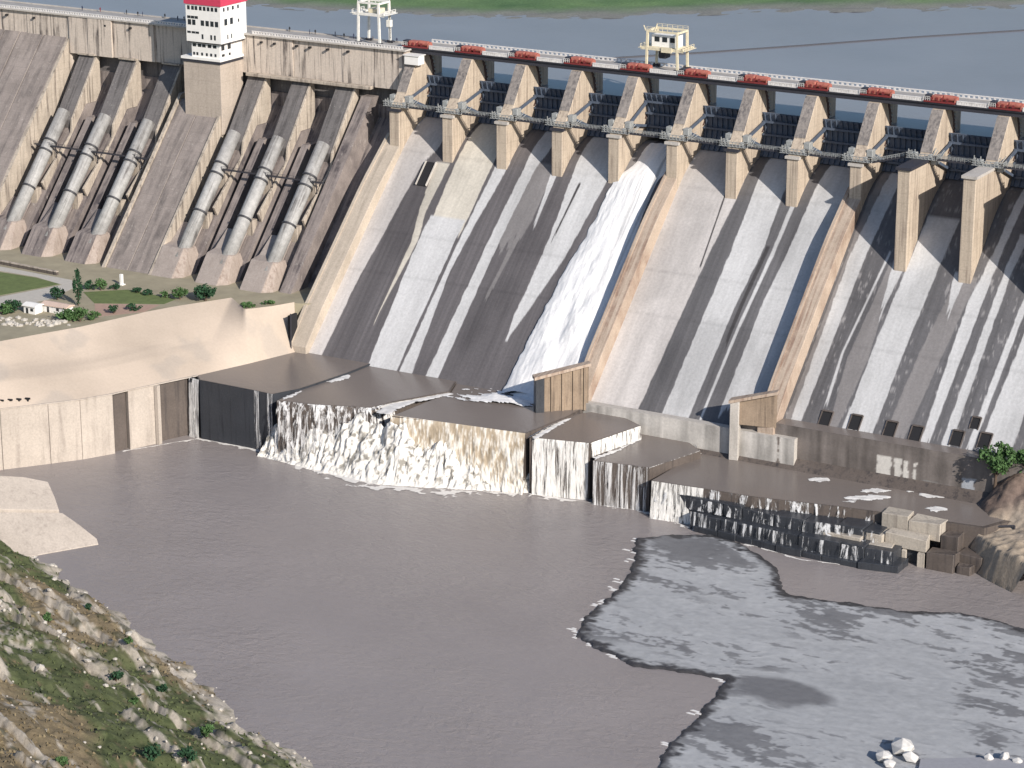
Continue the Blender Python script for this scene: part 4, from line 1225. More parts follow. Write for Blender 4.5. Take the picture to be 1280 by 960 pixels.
PZ = 36.0
t = thing('penstock_slope', (-100, -60, PZ), 'weathered sloping dam face carrying the six penstock pipes', 'dam face')
part('slope_slab', MB().prism_x([(yface(95, -9.5), 95), (yface(28, -9.5), 28), (-2, 28), (-2, 95)], -230, -2.2), M['face'], t)
# wide raised block on far left
for xa, xb, of in ((-230, -207.3, 9.3), (-207, -192.3, 9.15), (-192, -184.1, 9.25)):
    part('raised_block', MB().prism_x([(-5.2, 108), (yface(30, of), 30), (-4, 30), (-4, 108)], xa, xb), M['raised'], t, bevel=.15)
part('raised_block', MB().prism_x([(-5.2, 108), (yface(30, 9.0), 30), (-4, 30), (-4, 108)], -183.7, -172.2), M['raised'], t, bevel=.15)
part('raised_block', MB().prism_x([(-5.2, 108), (yface(30, 9.2), 30), (-4, 30), (-4, 108)], -171.9, -160.2), M['raised'], t, bevel=.15)
part('flank', MB().prism_x([(-5.15, 108), (yface(30, 9.1), 30), (-4, 30), (-4, 108)], -160.1, -158.8), M['block_light'], t)  # paler slab paints in the sunlit right side of the raised block
# block below the tower
part('tower_block', MB().prism_x([(yface(91, 6.5), 91), (yface(30, 6.5), 30), (-4, 30), (-4, 91)], -97.5, -87.7), M['raised'], t, bevel=.12)
part('tower_block', MB().prism_x([(yface(91, 6.4), 91), (yface(30, 6.4), 30), (-4, 30), (-4, 91)], -87.5, -77.5), M['raised'], t, bevel=.12)
part('kerb_line', MB().prism_x([(yface(93, 7.6), 93), (yface(30, 7.6), 30), (yface(30, -10), 30), (yface(93, -10), 93)], -99, -97.7), M['block_light'], t)
part('kerb_line', MB().prism_x([(yface(93, 7.4), 93), (yface(30, 7.4), 30), (yface(30, -10), 30), (yface(93, -10), 93)], -77.3, -76.2), M['block_light'], t)
# rib right of the last penstock
part('end_rib', MB().prism_x([(yface(98, 2.5), 98), (yface(30, 2.5), 30), (yface(30, -10), 30), (yface(98, -10), 98)], -21.6, -16.6), M['face'], t)

M['wedge'] = concrete('grey_pink_wedge_concrete', (.42, .36, .32), dark=(.2, .16, .14), streak=.4, blotch=.6, sx=.5)
PX = [-150.2, -129.9, -108.9, -68.4, -48.2, -28.3]
blk = [('block_light' if False else 'block')] * 6
rdir = Vector((0, -FS, -1)).normalized()
PR = 2.55
nrm = Vector((0, -1, FS)).normalized()
for i, X in enumerate(PX):
    side = 'left' if i < 3 else 'right'
    wd = ['leftmost', 'second', 'third'][i] if i < 3 else ['first', 'second', 'third'][i - 3]
    w0, w1 = X - 4.2, X + 4.2
    where = f'{wd} of three left of the tower' if i < 3 else f'{wd} of three right of the tower'
    t = thing('intake_block', (X, -10, 88), f'grey sloping intake block above a penstock, {where}', 'concrete block', 'intake blocks above the penstocks')
    zE, yE = 79.0, -22.0
    prof = [(-5.3, 101.6), (yE, zE), (yE + 1.5, zE - 8.5), (yface(62, -10), 62), (-4, 62), (-4, 101.6)]
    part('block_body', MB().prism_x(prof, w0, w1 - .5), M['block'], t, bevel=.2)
    # right-hand cheek wall, painted paler tan as the sunlit side, tapering out beside the pipe
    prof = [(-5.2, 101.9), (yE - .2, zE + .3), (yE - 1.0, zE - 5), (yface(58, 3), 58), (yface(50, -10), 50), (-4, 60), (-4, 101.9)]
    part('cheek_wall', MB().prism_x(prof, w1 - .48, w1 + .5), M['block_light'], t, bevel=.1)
    part('top_kerb', MB().box(w0 + .3, w1 + .3, -6.9, -5.6, 101.7, 102.3), M['block_light'], t)
    if i != 0:
        part('low_rib', MB().prism_x([(yface(80, -1.5), 80), (yface(34, -1.5), 34), (yface(34, -10), 34), (yface(80, -10), 80)], w0 - 7.6, w0 - 4.6), M['face'], t)
    part('pipe_bed', MB().prism_x([(yface(84, -2.5), 84), (yface(34, -2.5), 34), (yface(34, -10), 34), (yface(84, -10), 84)], X - 2.6, X + 5.4), M['face'], t)
    # penstock
    s0 = Vector((X, yE + 3.0, zE - 4.2)); 
    c0 = Vector((X, yface(77), 77)) + nrm * (PR + .2)
    c1 = Vector((X, yface(41.5), 41.5)) + nrm * (PR + .2)
    t = thing('penstock_pipe', (X, c1.y, c1.z), f'silver-grey penstock pipe, {where}', 'pipe', 'penstock pipes on the dam slope')
    top = c0 - rdir * 4.2
    part('pipe', MB().tube(top, c1 + rdir * 3, PR, PR, 28), M['pipe'] if 'pipe' in M else M.setdefault('pipe', concrete('weathered_pipe_paint', (.50, .49, .47), dark=(.09, .08, .075), streak=.9, blotch=1.0, rough=.55, sx=.9, sc=.5, slope=True, lo=.48, hi=.64)), t, smooth=True)
    Lp_ = (c1 - c0).length
    for d in (9.8, 14.2, 30.5):
        q = c0 + rdir * d
        part('ring', MB().tube(q - rdir * .35, q + rdir * .35, PR + .38, PR + .38, 28), M['ring'], t)
    for d in (12.5, 30):
        q = c0 + rdir * d - nrm * (PR - .2)
        part('saddle', MB().box(X - PR - .5, X + PR + .5, q.y - 1.6, q.y + 1.6, q.z - 5.0, q.z + .9), M['block_light'], t)
    # anchor block at the foot
    t = thing('anchor_block', (X, -70, PZ), f'concrete wedge at a penstock foot, {where}', 'concrete block', 'anchor blocks at the penstock feet')
    zA = 45.5
    yA = yface(zA, 8.0)
    yT = yA - .75 * (zA - 33) - 1
    a0 = X - 8.0
    prof = [(yA + 5, zA + .6), (yA, zA), (yT, 33), (yface(33), 33), (yface(52), 52)]
    part('wedge', MB().prism_x(prof, a0, X + 1.8), M['wedge'] if i >= 3 else M['face'], t, bevel=.25)
    # sloping right flank of the wedge
    P_ = [(X + 1.82, yA, zA), (X + 1.82, yT, 33), (X + 1.82, yA + 8, 33), (X + 1.82, yA + 6, zA)]
    Q_ = [(X + 3.0, yA + .8, zA - .4), (X + 5.6, yT + 3.5, 33), (X + 5.6, yA + 8, 33), (X + 3.0, yA + 6, zA - .4)]
    part('flank', MB().add(P_ + Q_, [(0, 1, 2, 3), (4, 7, 6, 5), (0, 4, 5, 1), (1, 5, 6, 2), (2, 6, 7, 3), (3, 7, 4, 0)]), M['anchor'] if 'anchor' in M else M.setdefault('anchor', concrete('pink_concrete', (.46, .38, .325), dark=(.2, .14, .11), streak=.7, blotch=.8, sx=.8, speck=.2)), t)

# cross catwalks over the penstocks
for (a, b, lab) in ((-156, -100.5, 'dark catwalk crossing the three penstocks left of the tower'), (-66, -21, 'dark catwalk crossing the three penstocks right of the tower')):
    q = Vector((0, yface(77), 77)) + nrm * (PR + 1.2) + rdir * 12.0
    t = thing('pipe_catwalk', (a, q.y, q.z), lab, 'walkway')
    part('deck', MB().box(a, b, q.y - .6, q.y + .6, q.z - .2, q.z + .15), M['girder'], t)
    bb = MB(); rail(bb, (a, q.y - .6, q.z + .15), (b, q.y - .6, q.z + .15), 1.1, 18, .1); part('railing', bb, M['girder'], t)
    for x in PX:
        if a < x - 4 < b:
            for dx in (-3.4, 4.3): part('post', MB().bar((x + dx, q.y, q.z - .2), (x + dx, q.y + 1.0, q.z - 8.2), .3), M['girder'], t)

# ---- tower
t = thing('control_tower', (-84, -12, 85), 'white control tower with a red top on a tan concrete pedestal', 'tower')
part('pedestal', MB().prism_z([(-92.6, -19.5), (-75.4, -19.5), (-75.4, -5.3), (-92.6, -5.3)], 80, 106.9), M['pedestal'], t, bevel=.15)
part('plinth', MB().box(-93.0, -75.0, -19.9, -5.3, 106.92, 107.9), M['girder'], t)
b0 = part('base_storey', MB().box(-88.6, -75.4, -19.4, -5.3, 107.92, 114.4), M['white'], t, bevel=.1)
part('balcony_slab', MB().box(-93.2, -74.8, -20.2, -5.3, 107.95, 108.9), M['white'], t)
part('soffit', MB().box(-89.4, -74.0, -20.4, -5.3, 114.42, 114.8), M['girder'], t)
b1 = part('upper_storeys', MB().box(-89.8, -73.6, -20.8, -4.5, 114.82, 129.0), M['white'], t, bevel=.12)
part('red_parapet', MB().box(-90.2, -73.2, -21.2, -4.1, 129.02, 132.6), M['red'], t)
part('red_roof', MB().prism_z([(-90.6, -21.6), (-72.8, -21.6), (-72.8, -3.7), (-90.6, -3.7)], 132.62, 133.4), M['red'], t, bevel=.1)


def winrow(par, xs, y, z0, z1, w):
    for x in xs:
        o = part('window', MB().box(x, x + w, y - .06, y + .15, z0, z1), M['glass'], par)


winrow(b1, [-88.9, -87.0, -85.4, -83.4, -81.6, -79.8, -78.0, -76.2], -20.8, 126.9, 128.4, 1.2)
winrow(b1, [-89.0, -87.3, -85.6], -20.8, 123.6, 124.6, 1.5)
winrow(b1, [-88.8, -86.8, -82.8, -80.6, -78.4, -76.3], -20.8, 121.2, 123.2, 1.5)
winrow(b1, [-89.2, -87.2, -85.4], -20.8, 118.0, 118.8, 1.6)
winrow(b1, [-82.6, -78.6, -76.9], -20.8, 116.2, 118.0, .8)
winrow(b0, [-88.0, -85.6, -83.6, -81.0, -78.6], -19.4, 112.8, 114.0, 1.6)
winrow(b0, [-87.9, -86.4, -84.2, -82.0, -80.0, -78.0], -19.4, 109.6, 110.7, .9)
for (y, z0, z1, w, par, xx) in [(-18.6, 112.0, 114.0, 2.0, b0, -75.4), (-14.6, 112.0, 114.0, 2.0, b0, -75.4), (-18.4, 109.6, 110.6, 1.8, b0, -75.4), (-14, 109.6, 110.6, 1.2, b0, -75.4),
                                (-18.6, 121.6, 124, 1.8, b1, -73.6), (-15, 121.6, 124, 1.8, b1, -73.6), (-10, 121.8, 123, .8, b1, -73.6), (-17, 116.3, 118.0, .6, b1, -73.6), (-14.6, 116.3, 118, .6, b1, -73.6),
                                (-19.2, 126.9, 128.3, 1.0, b1, -73.6), (-16.6, 126.9, 128.3, 1.0, b1, -73.6), (-13.6, 126.9, 128.3, 1.2, b1, -73.6), (-10.2, 126.9, 128.3, 1.0, b1, -73.6)]:
    part('window', MB().box(xx - .15, xx + .06, y, y + w, z0, z1), M['glass'], par)

# ================================================================== PLATFORM, GUIDE WALL
gt = [tuple(q) for q in UZ([(-80, 445), (0, 428), (60, 417), (100, 410), (180, 392), (290, 376), (306, 388), (340, 384), (368, 379)], PZ)]
plat = [(-260, -165)] + gt + [(-2.5, -68), (-2.5, -40), (-260, -40)]
o = single('powerhouse_yard', MB().prism_z(plat, 20, PZ), plain('yard_earth', (.34, .30, .21), .95, var=.5, sc=.15), (-100, -90, 20), kind='structure')
gb = [(-75, -235)] + [tuple(q) for q in UZ([(0, 512), (60, 505), (100, 500), (140, 493), (195, 481), (245, 470), (310, 455), (370, 440)], 21.0)]
gb = gb[:1] + gb[1:]
t = thing('guide_wall', (-30, -130, 0), 'broad smooth beige guide wall sloping down from the yard to the river', 'wall')
# sloping paved face: interpolate between the top edge and the bottom edge
gt2 = np.array([(-95, -205)] + [gt[1], gt[2], gt[3], gt[4], gt[5], gt[6], gt[7], gt[8]]); gb2 = np.array([gb[0], gb[1], gb[3], gb[4], gb[5], gb[6], gb[7], (np.array(gb[7]) + gb[8]) / 2, gb[8]])
n, m = 160, 40
sI = np.linspace(0, 1, n); kk = np.array([0, .15, .27, .36, .52, .75, .80, .9, 1])
A_ = np.stack([np.interp(sI, kk, gt2[:, 0]), np.interp(sI, kk, gt2[:, 1])], -1); B_ = np.stack([np.interp(sI, kk, gb2[:, 0]), np.interp(sI, kk, gb2[:, 1])], -1)
f = np.linspace(0, 1, m)[None, :, None]
PXY = A_[:, None] * (1 - f) + B_[:, None] * f
ztop = np.interp(sI, [0, .5, .6, .75, .79, 1], [PZ + .4, PZ + .4, PZ + 1.0, PZ + 1.2, PZ + .4, PZ + .4])[:, None]
Zg = ztop + (21 - ztop) * np.linspace(0, 1, m)[None]
Pg = np.concatenate([PXY, Zg[..., None]], -1)
n1 = fbm(Pg[..., 0] * .05, Pg[..., 1] * .05, 5, 171); n2 = fbm(Pg[..., 0] * .02 + 3, Pg[..., 2] * .25, 4, 173)
c = np.array([.53, .44, .355]) * (.74 + .42 * n1)[..., None]
st = sstep(.55, .75, n2)[..., None] * .45
c = c * (1 - st) + np.array([.30, .255, .215]) * st
bl_ = sstep(.56, .68, fbm(Pg[..., 0] * .08 + 9, Pg[..., 1] * .08, 5, 175))[..., None] * .35
c = c * (1 - bl_) + np.array([.33, .30, .27]) * bl_
link('paved_slope', grid_mesh('paved_slope', Pg - np.array([-30, -130, 0]), None, c), M['guide_attr'] if 'guide_attr' in M else M.setdefault('guide_attr', mat_attr('smooth_beige_concrete', .7, .85, detail=.22, bump=.12)), t)
# lower vertical wall in panels with joints, darker recess, pilaster
low = UZ([(0, 512), (60, 505), (100, 500), (141, 493), (160, 488.5), (195, 481), (237, 472), (247, 470)], 20.9)
lowmat = ['guide_low', 'guide_low', 'guide_low', 'wet', 'guide_low', 'wet', 'wetdark']
low = [(-75, -236)] + low
lowmat = ['guide_low'] + lowmat
off = [0, 0, 0, 0, 1.6, 0.1, 1.4, 1.0]
for i, (a, b_) in enumerate(zip(low, low[1:])):
    a = np.array(a); b_ = np.array(b_); d = (b_ - a) / np.linalg.norm(b_ - a); nn_ = np.array([d[1], -d[0]])
    if nn_[0] < 0: nn_ = -nn_
    aa = a - nn_ * off[i]; bb_ = b_ - nn_ * off[i] - d * .12
    part('wall_panel', MB().prism_z([tuple(aa), tuple(bb_), tuple(bb_ - nn_ * 6), tuple(aa - nn_ * 6)], -4, 20.85), M[lowmat[i]], t, bevel=.1)
    part('coping', MB().prism_z([tuple(a + nn_ * .25), tuple(b_ + nn_ * .25), tuple(b_ - nn_ * 3), tuple(a - nn_ * 3)], 20.87, 21.25), M['guide_low'], t)
q = np.array(U(197, 481, Z=21)[:2])
part('pilaster', MB().box(q[0] - .8, q[0] + .5, q[1] - 1.0, q[1] + .6, -3, 20.8), M['guide_low'], t)
q = np.array(U(240, 471.5, Z=21)[:2])
part('drain_mouth', MB().tube((q[0] - 1, q[1] + 1, 20.4), (q[0] + .9, q[1] - .9, 20.2), .8), M['black'], t)
# square notch at the top right end, and the little crane hooks at left
q = UZ([(356, 395), (372, 388)], 33)
t2 = thing('stair_notch', (-6, -77, 21), 'dark narrow gap between the guide wall end and the training wall', 'gap')
part('gap_face', MB().box(-5.4, -4.4, -79.4, -75, 20.9, 34), M['black'], t2)
part('ladder_rail', MB().bar((-3.8, -80.2, 21.2), (-3.8, -79.9, 35), .35), M['girder'], t2)
for i in range(4):
    x = 2 + i * 11; p = U(x, 507 - i * .8, Z=21.2)
    t2 = thing('mooring_post', tuple(p), f'short black mooring post on the guide wall edge, {["leftmost", "second from the left", "third from the left", "rightmost"][i]} of four', 'post', 'mooring posts')
    part('post_stem', MB().tube(tuple(p), (p[0], p[1], p[2] + 1.6), .35, .3, 10), M['black'], t2)
    part('post_cap', MB().tube((p[0] - .9, p[1], p[2] + 1.7), (p[0] + .9, p[1], p[2] + 1.9), .35, .35, 8), M['black'], t2)

# pale concrete ramp at the river's edge on the left
r1, r2, r3 = U(50, 693, Z=.2), U(123, 680, Z=.2), U(62, 604, Z=13.0)
rn = np.cross(r2 - r1, r3 - r1)


def on_ramp(x, y):
    d = _fw + _rt * (x - 640) / FPX + _up * (480 - y) / FPX
    return CAM + d * ((r1 - CAM) @ rn) / (d @ rn)


def ramp_slab(px, up):
    q = [on_ramp(*p_) for p_ in px]
    return MB().prism_z([(p_[0], p_[1]) for p_ in q], -4, [p_[2] + up for p_ in q])


t = thing('concrete_ramp', tuple(r1), 'pale concrete ramp sloping into the river below the grassy hillside', 'ramp')
part('lower_slab', ramp_slab([(-6, 640), (78, 641), (98, 655), (121, 673), (123, 680), (50, 693), (-6, 704)], 0), M['guide_low'], t, bevel=.12)
part('upper_slab', ramp_slab([(-6, 596), (30, 598), (60, 604), (68, 622), (74, 639.5), (-6, 638.5)], .5), M['guide_low'], t, bevel=.12)

# ================================================================== YARD DETAILS


def leaves(mb, c, rx, ry, rz, n, s, seed, drop=.0):
    r_ = random.Random(seed)
    cl = [Vector((r_.gauss(0, .45), r_.gauss(0, .45), r_.gauss(0, .45))) for _ in range(9)]
    for i in range(n):
        k = cl[r_.randrange(9)]
        p = k + Vector((r_.gauss(0, .22), r_.gauss(0, .22), r_.gauss(0, .22)))
        if p.length > 1.1: p = p.normalized() * r_.uniform(.7, 1.05)
        p = Vector((c[0] + p.x * rx, c[1] + p.y * ry, c[2] + p.z * rz))
        u = Vector((r_.uniform(-1, 1), r_.uniform(-1, 1), r_.uniform(-1, 1))).normalized()
        v = u.cross(Vector((r_.uniform(-1, 1), r_.uniform(-1, 1), r_.uniform(-1, 1)))).normalized()
        a = s * r_.uniform(.6, 1.3)
        mb.add([p - u * a, p + v * a * .6, p + u * a, p - v * a * .6], [(0, 1, 2, 3)])
    return mb


def leafmat(name, c):
    k = NT(name)
    oi = k.noise(sc=.7, detail=3)
    k.col(k.mix(k.ramp(oi, [(.3, 0), (.7, 1)]), c, tuple(x * 1.9 for x in c)))
    k.rough(.8); k.b.inputs['Specular IOR Level'].default_value = .2
    return k.m


M['leaf'] = leafmat('green_leaves', (.045, .085, .03))
M['leaf_dark'] = leafmat('dark_leaves', (.018, .045, .022))


def tree(p, h, r, label, dark=False, seed=1, n=500, name='tree', trunk=.35, cat='tree', group=None):
    t = thing(name, tuple(p), label, cat, group)
    th = h * trunk
    b = MB().tube((p[0], p[1], p[2] - .3), (p[0] + .1, p[1], p[2] + th + .4), .10 * r + .06, .06 * r + .03, 7)
    for q in range(4):
        a = q * 1.57 + seed
        b.tube((p[0] + .1, p[1], p[2] + th * .9), (p[0] + math.cos(a) * r * .6, p[1] + math.sin(a) * r * .6, p[2] + th + (h - th) * .5), .05 * r + .03, .02, 5)
    part('trunk', b, M['trunk'], t)
    part('crown', leaves(MB(), (p[0], p[1], p[2] + th + (h - th) * .5), r, r, (h - th) * .55, n, .28 + .06 * r, seed), M['leaf_dark'] if dark else M['leaf'], t)
    return t


def yp(x, y, z=PZ): return U(x, y, Z=z)


def patch(name, px, z0, z1, mat, kind='structure'):
    pl = UZ(px, z1)
    return single(name, MB().prism_z(pl, z0, z1), mat, (pl[0][0], pl[0][1], z0), kind=kind)


lawn = plain('lawn_grass', (.13, .17, .055), .95, var=.6, sc=.4)
patch('lawn', [(-40, 350), (0, 340), (45, 347), (75, 355), (0, 369), (-40, 376)], PZ - .4, PZ + .06, lawn)
patch('lawn', [(104, 365), (160, 362), (220, 374), (205, 380), (118, 379)], PZ - .4, PZ + .06, lawn)
patch('path', [(-40, 340), (0, 333), (90, 350), (92, 360), (62, 374), (0, 386), (-40, 392), (-40, 378), (0, 371), (78, 356), (45, 346), (0, 338.5), (-40, 347)], PZ - .4, PZ + .03, plain('pale_path', (.48, .45, .40), .95, var=.3))
patch('path', [(118, 379.3), (200, 381), (180, 390), (120, 396)], PZ - .4, PZ + .03, plain('reddish_path', (.40, .27, .21), .95, var=.3))
# long dark retaining hedge wall at the slope foot
pw = [yp(0, 331), yp(72, 344)]
t = thing('retaining_wall', tuple(pw[0]), 'low dark retaining wall at the foot of the left dam slope', 'wall')
part('wall_stem', MB().bar((pw[0][0] - 20, pw[0][1] + 2.2, PZ + .4), (pw[1][0], pw[1][1], PZ + .4), 1.0, 1.6), M['wet'], t)
part('coping', MB().bar((pw[0][0] - 20, pw[0][1] + 2.2, PZ + 1.35), (pw[1][0], pw[1][1], PZ + 1.35), 1.3, .3), M['block_light'], t)


def shed(px, py, w, d, h, lab, wall, roofm):
    p = yp(px, py)
    t = thing('yard_shed', tuple(p), lab, 'shed')
    wl = part('wall', MB().box(p[0], p[0] + w, p[1], p[1] + d, PZ - .3, PZ + h), wall, t)
    part('roof', MB().prism_x([(p[1] - .5, PZ + h + .02), (p[1] + d + .5, PZ + h + .02), (p[1] + d + .5, PZ + h + .35), (p[1] + d / 2, PZ + h + 1.0), (p[1] - .5, PZ + h + .35)], p[0] - .5, p[0] + w + .5), roofm, t)
    part('door', MB().box(p[0] + w * .2, p[0] + w * .2 + 1.0, p[1] - .06, p[1] + .1, PZ - .2, PZ + 2.0), M['glass'], wl)
    part('window', MB().box(p[0] + w * .6, p[0] + w * .6 + 1.2, p[1] - .06, p[1] + .1, PZ + 1, PZ + 2.0), M['glass'], wl)


shed(30, 391, 5.0, 4.0, 2.6, 'small white shed in the yard left of the long low shed', M['white'], M['white'])
shed(53, 389, 10.5, 4.0, 2.4, 'long low cream shed with a pinkish roof beside the yard bushes', M['white'], plain('pink_roof', (.62, .47, .38), .8))
t = thing('marker_post', tuple(yp(152, 356)), 'upright white marker slab on the yard beside the dam slope', 'post')
p = yp(152, 356); part('slab', MB().box(p[0] - .5, p[0] + .6, p[1] - .5, p[1] + .5, PZ - .2, PZ + 4.0), M['white'], t, bevel=.08); part('foot', MB().box(p[0] - 1, p[0] + 1.1, p[1] - 1, p[1] + 1, PZ - .3, PZ + .3), M['white'], t)
single('yard_rubble', (lambda m_: ([rock_mb(m_, yp(*q), random.uniform(.5, 1.4), i) for i, q in enumerate([(random.uniform(0, 90), random.uniform(398, 408)) for _ in range(60)])], m_)[1])(MB()), M['rock'], (-60, -140, PZ), 'pale rubble stones heaped along the yard edge above the guide wall', 'stones', kind='stuff')

trees = [
    (98, 382, 12.5, 1.6, 'tall slender dark cypress in the yard', True, 900, .12, 'cypress_tree', 'tree'),
    (257, 376, 6.5, 4.6, 'round dark green tree at the foot of the penstock anchors right of the tower', True, 1100, .2, 'tree', 'tree'),
    (225, 374, 4.6, 3.0, 'small green tree left of the round dark tree by the anchors', False, 500, .25, 'tree', 'tree'),
    (82, 400, 4.2, 4.0, 'wide green bush in front of the long low shed', False, 700, .1, 'bush', 'bush'),
    (100, 402, 4.6, 3.6, 'rounded green bush beside the foot of the cypress', False, 700, .1, 'bush', 'bush'),
    (117, 399, 2.6, 2.6, 'low green bush right of the cypress on the yard edge', False, 350, .1, 'bush', 'bush'),
    (16, 390, 4.2, 3.8, 'dark green bush left of the small white shed', True, 600, .1, 'bush', 'bush'),
    (3, 393, 3.6, 3.4, 'green bush at the left edge of the picture in the yard', False, 500, .1, 'bush', 'bush'),
    (72, 375, 4.8, 2.4, 'small dark tree behind the long low shed', True, 450, .2, 'tree', 'tree'),
    (112, 362, 3.2, 2.0, 'small round shrub right of the cypress on the lawn edge', True, 300, .1, 'bush', 'bush'),
    (126, 363, 4.2, 2.2, 'leafy shrub on the lawn between the cypress and the marker slab', False, 350, .1, 'bush', 'bush'),
    (143, 362, 2.2, 1.8, 'low shrub left of the marker slab', True, 260, .1, 'bush', 'bush'),
    (171, 366, 2.0, 1.8, 'low shrub right of the marker slab', True, 260, .1, 'bush', 'bush'),
    (185, 369, 2.0, 1.8, 'low shrub in the middle of the row before the anchor blocks', True, 260, .1, 'bush', 'bush'),
    (207, 372, 2.4, 2.0, 'low shrub at the right of the row before the anchor blocks', False, 260, .1, 'bush', 'bush'),
    (142, 392, 3.0, 2.0, 'dark bush on the yard edge above the guide wall', True, 260, .1, 'bush', 'bush'),
    (168, 388, 2.2, 2.6, 'flat bush on the yard edge right of the dark bush', True, 260, .1, 'bush', 'bush'),
    (310, 384, 1.6, 2.6, 'low scrub in the notch above the guide wall', False, 260, .1, 'bush', 'bush'),
    (335, 380, 1.4, 2.4, 'low scrub right of the notch above the guide wall', False, 240, .1, 'bush', 'bush'),
]
for i, (x, y, h, r_, lab, dk_, n_, tr_, nm, ct) in enumerate(trees):
    tree(yp(x, y), h, r_, lab, dk_, i + 1, n_, nm, tr_, ct)
# right bank tree and shrubs
tree(np.array([257.0, -80.5, 17.0]), 14, 5.8, 'leafy green tree on the bank at the right edge', False, 77, 1500, 'tree', .3)
tree(np.array([266, -78.0, 20.5]), 9, 4.6, 'smaller green tree right of the leafy tree at the right edge', False, 78, 700, 'tree', .3)
# shrubs on the foreground hill
Ph, uh, dh = HILL


def hill_point(x, y):
    """nearest hill grid point to the viewing ray through a pixel"""
    d = _fw + _rt * (x - 640) / FPX + _up * (480 - y) / FPX; d = d / np.linalg.norm(d)
    V = Ph.reshape(-1, 3) - CAM; tt_ = V @ d; r2 = np.linalg.norm(V - tt_[:, None] * d, axis=1)
    ok = np.where(r2 < r2.min() + .8)[0]
    return Ph.reshape(-1, 3)[ok[np.argmin(tt_[ok])]]


for i, (x, y, r_, lab) in enumerate([(146, 847, 1.9, 'dark round shrub on the middle of the grassy hillside'), (168, 874, 1.2, 'small dark shrub just below the round one on the hillside'), (112, 757, 1.2, 'small shrub on the hill edge against the river'), (160, 800, 1.1, 'tiny shrub on the hill crest line above the water'),
                                     (190, 945, 2.6, 'wide green shrub at the bottom of the hillside'), (255, 925, 2.2, 'green shrub among pale rocks low on the hillside'), (230, 950, 2.4, 'dark green shrub at the bottom edge right of the wide one'), (82, 955, 1.6, 'small green shrub near the bottom left corner'), (205, 862, 1.3, 'small dark shrub halfway down the hill edge'), (60, 770, 1.5, 'low green shrub in the upper hillside grass')]):
    p = hill_point(x, y) - np.array([0, 0, .2])
    tree(p, r_ * 1.5, r_, lab, i % 2 == 0, 200 + i, 300, 'shrub', .15, 'shrub', 'hillside shrubs')
# white boulders bottom right
bl = [((1104, 948), 2.2, 'dark-streaked white boulder at the bottom edge, left of the group'), ((1128, 938), 3.6, 'largest white boulder at the bottom edge of the mud flat'), ((1138, 950), 2.4, 'white boulder right below the largest one'), ((1112, 957), 2.2, 'white boulder at the very bottom edge under the largest one'), ((1236, 950), 1.6, 'small white boulder on the mud at the bottom right'), ((1255, 948), 1.8, 'white boulder in the bottom right corner, middle of a row'), ((1272, 953), 1.5, 'white boulder at the right end of the bottom row')]
for i, (q, r_, lab) in enumerate(bl):
    p = U(q[0], q[1], Z=1.0)
    b = MB(); rock_mb(b, (p[0], p[1], p[2] + r_ * .3), r_, 500 + i)
    single('boulder', b, plain('white_boulder', (.62, .60, .57), .9, var=.5) if i == 0 else bpy.data.materials['white_boulder'], tuple(p), lab, 'boulder', 'white boulders on the mud flat', bevel=.12)
single('mud_slab', MB().prism_z(UZ([(1150, 948), (1230, 946), (1400, 962), (1400, 1000), (1140, 1000)], 1.4), -1, 1.4), plain('grey_slab', (.30, .30, .32), .85), (tuple(U(1150, 948, Z=1.4))), 'flat grey slab between the boulders at the bottom edge', 'slab', bevel=.2)

# ---- floating boom on the reservoir
bp = UZ([(700, 77.5), (780, 72), (880, 66), (1000, 57.5), (1140, 47), (1300, 37), (1420, 31)], 106.2)
t = thing('floating_boom', (bp[0][0], bp[0][1], 106.2), 'thin dark floating boom stretched across the reservoir', 'boom')
for a, b_ in zip(bp, bp[1:]):
    part('boom_line', MB().tube((a[0], a[1], 106.3), (b_[0], b_[1], 106.3), .35, .35, 8), M['boom'], t)

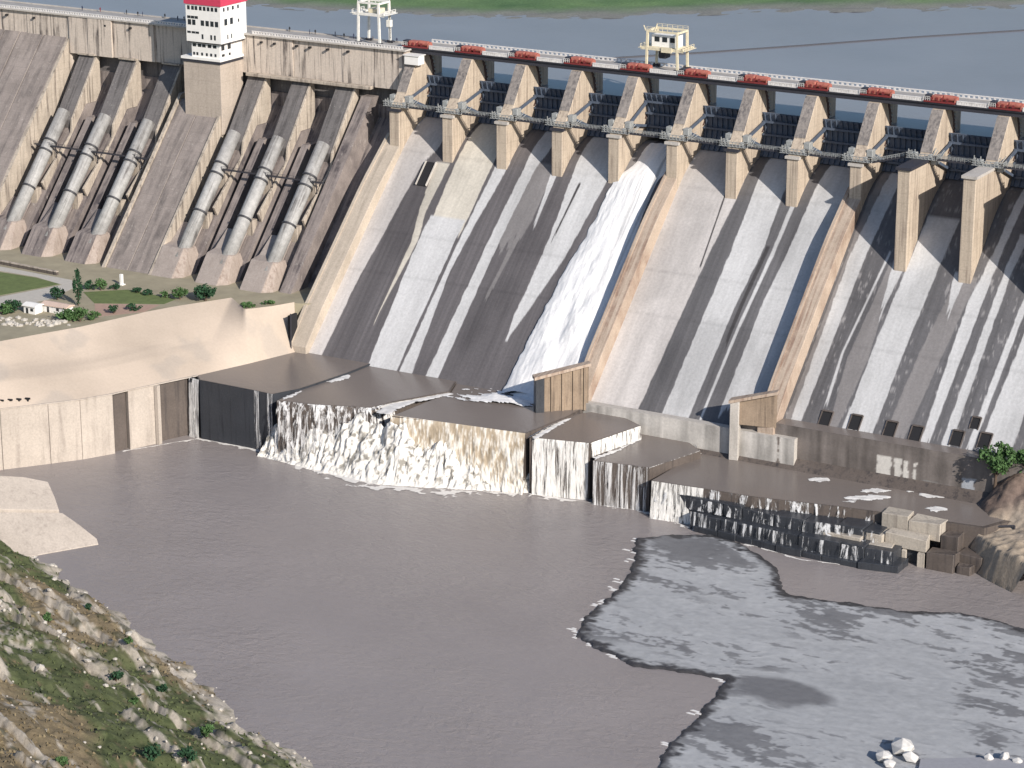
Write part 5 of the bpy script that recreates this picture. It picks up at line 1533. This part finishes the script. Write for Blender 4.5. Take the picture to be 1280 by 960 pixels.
# ---- people on the crest road
def person_mesh():
    v = [(0, 0, .92), (0, 0, 1.15), (0, 0, 1.40), (0, 0, 1.50), (0, .01, 1.62), (0, .01, 1.72),
         (.19, 0, 1.38), (.24, .03, 1.10), (.23, .10, .86), (-.19, 0, 1.38), (-.24, .03, 1.10), (-.23, .10, .86),
         (.10, 0, .86), (.11, .02, .48), (.11, 0, .08), (.11, .14, .04), (-.10, 0, .86), (-.11, -.04, .48), (-.11, -.05, .08), (-.11, .09, .04)]
    e = [(0, 1), (1, 2), (2, 3), (3, 4), (4, 5), (2, 6), (6, 7), (7, 8), (2, 9), (9, 10), (10, 11), (0, 12), (12, 13), (13, 14), (14, 15), (0, 16), (16, 17), (17, 18), (18, 19)]
    r = [.16, .15, .17, .06, .10, .08, .08, .055, .04, .08, .055, .04, .10, .07, .05, .04, .10, .07, .05, .04]
    me = bpy.data.meshes.new('person'); me.from_pydata(v, e, [])
    o = bpy.data.objects.new('tmp_person', me); COL.objects.link(o)
    md = o.modifiers.new('skin', 'SKIN')
    for i, q in enumerate(r): me.skin_vertices[0].data[i].radius = (q, q * .8)
    me.skin_vertices[0].data[0].use_root = True
    o.modifiers.new('sub', 'SUBSURF').levels = 1
    bpy.context.view_layer.update()
    dg = bpy.context.evaluated_depsgraph_get()
    m2 = bpy.data.meshes.new_from_object(o.evaluated_get(dg))
    bpy.data.objects.remove(o)
    m2.name = 'person'

    return m2


pm = person_mesh()
cl_mats = [plain('navy_clothes', (.03, .035, .07), .9), plain('black_clothes', (.015, .015, .018), .9), plain('maroon_clothes', (.16, .03, .04), .9), plain('grey_clothes', (.12, .12, .13), .9)]
pms = []
for mt in cl_mats:
    q = pm.copy(); q.materials.clear(); q.materials.append(mt); pms.append(q)
folk = [(103, 14, 0), (125, 5, 2), (158, 11, 1), (172, 12, 1), (178, 12, 0), (206, 17, 1), (222, 18, 0), (230, 18, 1), (362, 38, 1), (387, 36, 0), (394, 36, 1), (419, 40, 0), (430, 41, 1), (442, 43, 0), (448, 43, 1), (466, 47, 3), (487, 50, 1), (496, 50, 0)]
names_ = ['dark clothing', 'black clothing', 'maroon clothing', 'grey clothing']
left_n = ['first', 'second', 'third', 'fourth', 'fifth', 'sixth', 'seventh', 'eighth', 'ninth', 'tenth']
for i, (x, y, mi) in enumerate(folk):
    p = U(x, y, Z=ZR + 1.6)
    yy = 3.6 + (i % 3) * .7
    p = U(x, y, Y=yy)
    side = 'left' if x < 240 else 'right'
    idx = i if x < 240 else i - 8
    o = link('person', pms[mi], None, None, (p[0], yy, ZR + .03))
    o.scale = (1.3, 1.3, 1.15)
    o.rotation_euler = (0, 0, (i * 1.3) % 6.2)
    tag(o, f'person on the crest road, {left_n[idx]} from the left, {side} of the tower', 'person', 'people on the crest road')
